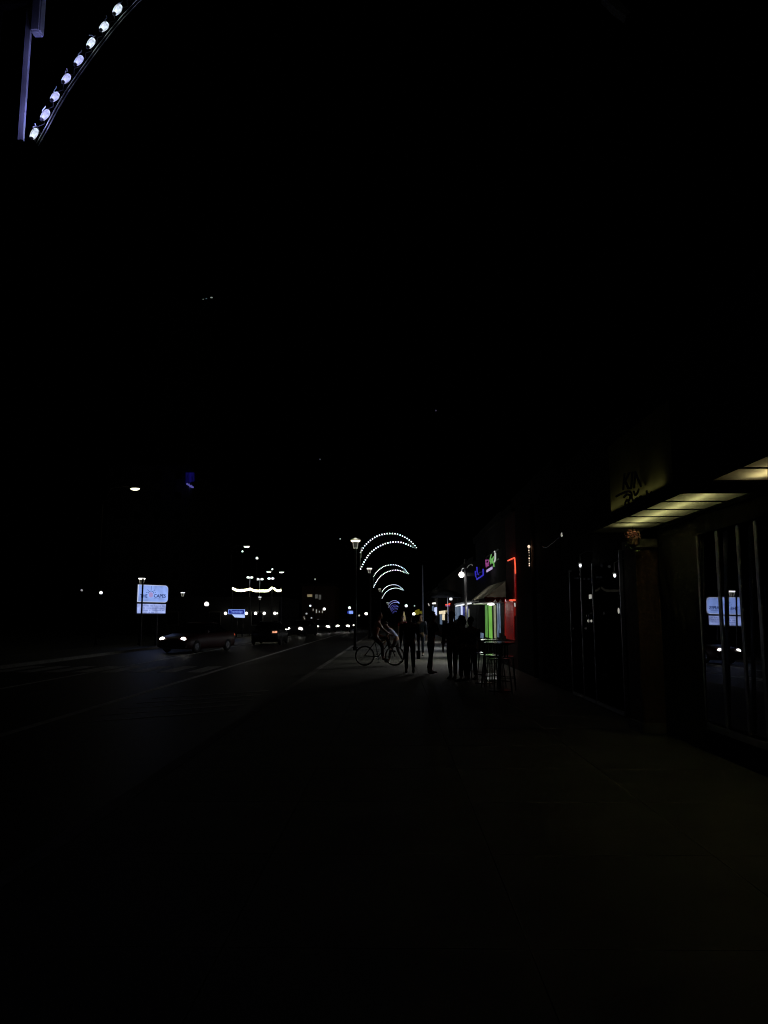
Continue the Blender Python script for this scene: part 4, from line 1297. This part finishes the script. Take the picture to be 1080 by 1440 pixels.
def person(label, x, y, facing, H=1.7, legs=((18, 8), (-16, 22)), arms=((-18, 14, 6), (20, 16, 6)), lean=2, hip=None, shirt='cloth_black', trousers='cloth_black', hair='hair',
           longhair=False, skirt=False, sleeves=False, wide=1.0, headturn=0, z0=0.0, splay=0.0):
    """local frame: x right, y forward, z up; leg = (thigh forward deg, knee bend deg); arm = (swing forward, elbow bend, out)"""
    s = H / 1.7
    root = thing('person', label, 'person', (x, y, z0), facing, group='people on the pavement')
    th, sh = .43 * s, .42 * s
    def legpts(side, t, k):
        a = Vector((side * .095 * s, 0, 0))
        d = Vector((side * math.sin(R(splay)), math.sin(R(t)), -math.cos(R(t)))).normalized()
        kn = a + d * th
        d2 = Vector((side * .0, math.sin(R(t - k)), -math.cos(R(t - k))))
        an = kn + d2 * sh
        f = Vector((side * .03, math.cos(R((t - k) * .5)), math.sin(R((t - k) * .5)) * .6 - .12)).normalized()
        return a, kn, an, an + f * .10 * s + Vector((0, 0, -.045 * s)), an + f * .19 * s + Vector((0, 0, -.05 * s))
    LP = [legpts(-1, *legs[0]), legpts(1, *legs[1])]
    low = min(q[2].z - .075 * s for q in LP)
    hz_ = -low if hip is None else hip
    pel = Vector((0, 0, hz_))
    q = Matrix.Rotation(R(-lean), 3, 'X')
    def up(v): return pel + q @ (Vector(v) * s)
    sp1, sp2, ch, nk, hd0 = up((0, 0, .13)), up((0, .01, .28)), up((0, .0, .42)), up((0, 0, .52)), up((0, .015, .60))
    verts, edges = [], []
    def add(p, r, par=None):
        verts.append((Vector(p), r))
        if par is not None: edges.append((par, len(verts) - 1))
        return len(verts) - 1
    V0 = add(pel, (.135 * s * wide, .105 * s))
    V1 = add(sp1, (.125 * s * wide, .10 * s), V0); V2 = add(sp2, (.15 * s * wide, .11 * s), V1); V3 = add(ch, (.155 * s * wide, .10 * s), V2)
    V4 = add(nk, .055 * s, V3); V5 = add(hd0, .06 * s, V4)
    hq = up((0, .02, .70)); ht = up((0, .015, .775))
    V6 = add(hq, (.078 * s, .092 * s), V5); V7 = add(ht, (.06 * s, .07 * s), V6)
    hand_p = []
    armpts = []
    for side, (sw, el, out) in ((-1, arms[0]), (1, arms[1])):
        shp = up((side * .195 * wide, 0, .44))
        d = q @ Vector((side * math.sin(R(out)), math.sin(R(sw)), -math.cos(R(sw)))).normalized()
        elb = shp + d * .29 * s
        d2 = (q @ Vector((side * math.sin(R(out)) * .3, math.sin(R(sw + el)), -math.cos(R(sw + el))))).normalized()
        wr = elb + d2 * .25 * s
        a0 = add(shp, .06 * s, V3); a1 = add(elb, .043 * s, a0); a2 = add(wr, .028 * s, a1)
        pm = wr + d2 * .06 * s
        a3 = add(pm, (.038 * s, .02 * s), a2)
        side_v = d2.cross(Vector((side, 0, 0))).normalized()
        if side_v.length < .1: side_v = Vector((0, 1, 0))
        for k in range(4):
            o_ = side_v * (.027 - .018 * k) * s
            l = (.036, .042, .04, .032)[k] * s
            f0 = add(pm + d2 * .04 * s + o_, .009 * s, a3)
            f1 = add(pm + d2 * (.04 * s + l) + o_ + Vector((-side * .008, 0, 0)), .008 * s, f0)
            add(pm + d2 * (.04 * s + l * 1.7) + o_ + Vector((-side * .025, 0, 0)), .0065 * s, f1)
        t0 = add(pm + side_v * .035 * s + d2 * .0, .010 * s, a3)
        add(pm + side_v * .05 * s + d2 * .035 * s, .008 * s, t0)
        armpts.append((shp, elb, wr, pm))
    for a, kn, an, b1, b2 in LP:
        i0 = add(pel + a, .088 * s, V0); i1 = add(pel + kn, .058 * s, i0); i2 = add(pel + an, .038 * s, i1); i3 = add(pel + b1, .036 * s, i2); add(pel + b2, .026 * s, i3)
    body = skin_obj('body', verts, edges, 'skin', root)
    # nose and ears joined into the body mesh
    bm = bmesh.new(); bm.from_mesh(body.data)
    def blob(c, rx, ry, rz):
        r = bmesh.ops.create_uvsphere(bm, u_segments=8, v_segments=6, radius=1)
        for v in r['verts']: v.co = Vector(c) + q @ Vector((v.co.x * rx, v.co.y * ry, v.co.z * rz))
    blob(up((0, .112, .69)), .014, .022, .024)
    for sd in (-1, 1): blob(up((sd * .08, .01, .69)), .012, .022, .03)
    blob(up((0, .09, .625)), .035, .03, .025)
    bm.to_mesh(body.data); bm.free()
    for f in body.data.polygons: f.use_smooth = True
    # shirt
    v2 = [(pel + q @ Vector((0, 0, -.02)), (.155 * s * wide, .125 * s)), (sp1, (.145 * s * wide, .12 * s)), (sp2, (.168 * s * wide, .128 * s)), (ch, (.17 * s * wide, .115 * s)), (up((0, 0, .5)), .075 * s)]
    e2 = [(0, 1), (1, 2), (2, 3), (3, 4)]
    for (shp, elb, wr, pm) in armpts:
        n0 = len(v2)
        v2.append((shp, .075 * s)); e2.append((3, n0))
        end = wr.lerp(elb, .05) if sleeves else shp.lerp(elb, .75)
        if sleeves:
            v2.append((elb, .056 * s)); e2.append((n0, n0 + 1)); v2.append((end, .042 * s)); e2.append((n0 + 1, n0 + 2))
        else:
            v2.append((end, .066 * s)); e2.append((n0, n0 + 1))
    skin_obj('shirt', v2, e2, shirt, root)
    # trousers or skirt
    if skirt:
        b = MB(); cx = pel
        b.lathe([(.28 * s, -.62 * s), (.24 * s, -.35 * s), (.19 * s, -.1 * s), (.15 * s, .1 * s)], cx, 14); b.build('skirt', trousers, root, True)
    else:
        v3 = [(pel + Vector((0, 0, .05 * s)), (.148 * s * wide, .118 * s))]; e3 = []
        v3.append((pel + Vector((0, 0, -.03 * s)), (.15 * s * wide, .12 * s))); e3.append((0, 1))
        for a, kn, an, b1, b2 in LP:
            n0 = len(v3)
            v3 += [(pel + a + Vector((0, 0, -.06 * s)), .10 * s), (pel + kn, .07 * s), (pel + an.lerp(kn, .08), .055 * s)]
            e3 += [(1, n0), (n0, n0 + 1), (n0 + 1, n0 + 2)]
        skin_obj('trousers', v3, e3, trousers, root)
    for a, kn, an, b1, b2 in LP:
        v4 = [(pel + an + Vector((0, -.02, -.02)), .048 * s), (pel + b1, .046 * s), (pel + b2, .036 * s)]
        skin_obj('shoe', v4, [(0, 1), (1, 2)], 'dark', root)
    # hair
    b = MB()
    r = bmesh.ops.create_uvsphere(b.bm, u_segments=14, v_segments=10, radius=1)
    for v in r['verts']:
        cz = v.co.z
        p_ = Vector((v.co.x * .095, v.co.y * .105 - .012, v.co.z * .105 + .715))
        if v.co.y > .25 and cz < .35: p_.y -= .05
        if cz < -.2: p_.z += (-.2 - cz) * .07; p_.y -= .02
        if longhair and v.co.y < .1 and cz < 0: p_.z -= .16 * -cz; p_.y -= .02
        v.co = up(p_)
    b.build('hair', hair, root, True)
    return root, armpts, up

pA, armA, _ = person('person walking away in dark clothes, shopping bag in the right hand', P(576, 900, 22.6).x, 22.6, 0, 1.72, skirt=False, shirt='cloth_black', legs=((14, 6), (-14, 20)), wide=1.12, sleeves=True)
q = Matrix.Rotation(0, 4, 'Z') @ armA[1][3]
bag = thing('shopping_bag', 'dark shopping bag hanging from the walking person at left', 'bag', (pA.location.x + q.x, pA.location.y + q.y, q.z - .09))
b = MB(); b.loft([[(-.05, -.14, -.34), (.05, -.14, -.34), (.05, .14, -.34), (-.05, .14, -.34)], [(-.06, -.16, -.1), (.06, -.16, -.1), (.06, .16, -.1), (-.06, .16, -.1)]]); b.build('sack', 'cloth_navy', bag)
b = MB(); b.path([(0, -.1, -.1), (0, -.06, -.01), (0, 0, .015), (0, .06, -.01), (0, .1, -.1)], .008, 6); b.build('handle', 'cloth_navy', bag)
pB, armB, _ = person('dark figure standing at centre of the pavement looking at a white leaflet', P(606, 900, 22.6).x, 22.6, R(-70), 1.74, legs=((4, 4), (-6, 6)), arms=((32, 62, 8), (30, 66, 8)), lean=5, shirt='cloth_black', wide=1.0)
q = Matrix.Rotation(R(-70), 4, 'Z') @ ((armB[0][3] + armB[1][3]) / 2)
lf = MB(); lf.poly([(-.10, -.02, -.02), (.12, -.02, -.05), (.12, .10, .06), (-.10, .10, .09)], (0, -.5, 1), .004)
tag(lf.build('leaflet', 'paper', None, loc=(pB.location.x + q.x + .03, pB.location.y + q.y, q.z + .03)), 'folded white leaflet held by the dark standing figure', 'leaflet')
person('tall dark figure at the left of the group before the far shop displays', P(636, 900, 20.6).x, 20.6, R(150), 1.72, legs=((5, 5), (-4, 4)), arms=((10, 30, 8), (-4, 12, 6)), wide=1.15, sleeves=True)
person('dark figure in the middle of the group, facing left beside the tall one', P(650, 900, 19.8).x, 19.8, R(70), 1.62, legs=((3, 4), (-3, 4)), arms=((20, 60, 8), (15, 50, 6)), wide=1.15, longhair=True)
person('short dark figure at the right of the group by the high tables', P(662.5, 900, 20.3).x, 20.3, R(20), 1.58, legs=((2, 4), (-2, 4)), arms=((6, 20, 6), (4, 20, 6)), wide=1.15, shirt='cloth_navy')
person('distant figure in a red top near the cream wedge banner', P(566, 890, 40).x, 40, R(180), 1.68, shirt='cloth_red', trousers='cloth_navy')
person('distant figure in navy just right of the walking figure with the bag', P(591.5, 890, 33).x, 33, R(175), 1.74, shirt='cloth_navy', trousers='cloth_navy', sleeves=True)
person('figure in a pale blue shirt leaning forward beyond the bicycle', P(558, 897, 28).x, 28, R(86), 1.6, lean=38, shirt='cloth_blue', trousers='cloth_grey', legs=((30, 20), (-6, 20)), arms=((60, 20, 6), (50, 25, 6)), wide=1.1)

# bicycle and rider, side on, riding to the right
YBk = 26.0
bx = P(534, 900, YBk).x
bk = thing('bicycle', 'dark bicycle seen side on, ridden towards the right', 'bicycle', (bx, YBk, 0))
for xx in (-.50, .50):
    b = MB(); b.torus((0, 0, 0), .31, .018, 'y', 32, 8); wh = b.build('wheel', 'rubber', bk, True, (xx, 0, .33))
    b = MB(); b.torus((0, 0, 0), .285, .010, 'y', 32, 6); b.build('rim', 'alu', wh, True)
    b = MB()
    for k in range(14):
        a = 2 * math.pi * k / 14
        b.tube((0, .02 * (-1) ** k, 0), (.28 * math.cos(a), 0, .28 * math.sin(a)), .0025, n=4)
    b.tube((0, -.04, 0), (0, .04, 0), .02); b.build('spokes', 'alu', wh)
b = MB()
bb, hd, st_, rw, fw = (-.05, 0, .30), (.34, 0, .80), (-.16, 0, .78), (-.50, 0, .33), (.50, 0, .33)
for a, c in ((bb, hd), (bb, st_), (st_, (.33, 0, .86)), (hd, (.33, 0, .9)), (hd, fw), (bb, rw), (st_, rw)): b.tube(a, c, .017)
b.build('frame', 'black', bk)
b = MB(); b.tube(st_, (-.18, 0, .9), .014); b.ball((-.19, 0, .92), .14, .075, .035); b.build('saddle', 'dark', bk)
b = MB(); b.tube((.33, 0, .9), (.32, 0, 1.02), .014); b.path([(.26, -.28, 1.03), (.33, -.15, 1.05), (.33, .15, 1.05), (.26, .28, 1.03)], .013); b.build('handlebar', 'black', bk)
b = MB(); b.torus(bb, .09, .012, 'y', 20, 6); b.tube((-.05, -.07, .30), (-.02, -.09, .13), .011); b.tube((-.05, .07, .30), (-.08, .09, .47), .011); b.box(-.07, .03, -.17, -.09, .115, .14); b.box(-.13, -.03, .09, .17, .455, .48); b.build('crank', 'steel', bk)
person('cyclist in a peach top sitting on the dark bicycle', bx - .17, YBk, R(-90), 1.66, legs=((78, 62), (38, 36)), arms=((52, 18, 12), (52, 18, 12)), lean=14, hip=1.0, shirt='cloth_peach', trousers='cloth_grey', splay=8)

# ================================================================== CAFE FURNITURE
tbl = thing('cafe_table', 't', 'table', group='high cafe tables on the pavement')
b = MB(); b.lathe([(.34, 1.03), (.35, 1.04), (.35, 1.055), (.34, 1.06)], n=28); b.build('tabletop', 'steel', tbl)
b = MB(); b.tube((0, 0, .04), (0, 0, 1.03), .03); b.build('column', 'black', tbl)
b = MB(); b.lathe([(.25, 0), (.25, .02), (.05, .05)], n=20); b.build('foot', 'black', tbl)
tbl.location = (P(702, 900, 17.2).x, 17.2, 0); tbl['label'] = 'high round cafe table by the red shop with a lit pale rim'
t2 = copy_tree(tbl); t2.location = (P(681, 900, 19.2).x, 19.2, 0); t2['label'] = 'high round cafe table behind the stools, beside the short dark figure'
stl = thing('bar_stool', 's', 'stool', group='metal bar stools at the cafe tables')
b = MB(); b.box(-.18, .18, -.17, .17, .71, .735, .008); b.build('seat', 'steel', stl)
b = MB()
for k in range(5): b.box(-.15 + k * .065, -.15 + k * .065 + .04, .165, .18, .78, 1.02)
b.box(-.18, .18, .16, .185, 1.02, 1.06); b.build('backrest', 'steel', stl)
for sx in (-1, 1):
    for sy in (-1, 1):
        b = MB(); b.tube((sx * .21, sy * .2, 0), (sx * .16, sy * .15, .71), .014); b.build('leg', 'steel', stl)
b = MB()
for sx in (-1, 1): b.tube((sx * .19, -.18, .26), (sx * .19, .18, .26), .01)
for sy in (-1, 1): b.tube((-.19, sy * .18, .26), (.19, sy * .18, .26), .01)
b.build('footrest', 'steel', stl)
for i, (px, Y, rz, lb) in enumerate(((686, 18.4, 20, 'metal bar stool left of centre among the cafe tables'), (693, 18.0, -35, 'metal bar stool in the middle, nearest the pale glints'),
                                 (711, 17.6, 80, 'metal bar stool at the far right against the red front'), (672, 19.5, -100, 'metal bar stool next to the short dark figure'), (700, 16.6, 200, 'nearest metal bar stool, before the pale-rimmed table'))):
    o = stl if i == 0 else copy_tree(stl)
    o.location = (P(px, 900, Y).x, Y, 0); o.rotation_euler = (0, 0, R(rz)); o['label'] = lb
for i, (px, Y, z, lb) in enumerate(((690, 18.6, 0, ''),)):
    mb = thing('glow_patch', 'two small grey glowing panes added as pale patches between the bar stools', 'glow_patch', (P(688.5, 900, 19.0).x, 19.0, 0), R(12))  # added glowing panes that put in the pale bright patches among the stools
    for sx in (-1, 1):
        b = MB(); b.poly([(sx * .07 - .06, -.10, .12), (sx * .07 + .06, -.10, .12), (sx * .07 + .06, -.06, .25), (sx * .07 - .06, -.06, .25)], (0, 1, .1), .012); b.build('panel', 'glow_grey', mb)  # added glowing pane, puts in one pale patch
    b = MB()
    for sx in (-1, 1): b.tube((sx * .15, -.14, 0), (sx * .14, -.03, .5), .012); b.tube((sx * .15, .14, 0), (sx * .14, -.02, .5), .012)
    b.tube((-.15, -.1, .11), (.15, -.1, .11), .01); b.tube((-.14, -.03, .5), (.14, -.03, .5), .01)
    b.build('stand', 'steel', mb)

# render preferences that keep small lights clean
scene.cycles.use_denoising = True
scene.cycles.filter_width = 1.1
scene.cycles.sample_clamp_indirect = 2.0
scene.cycles.max_bounces = 6
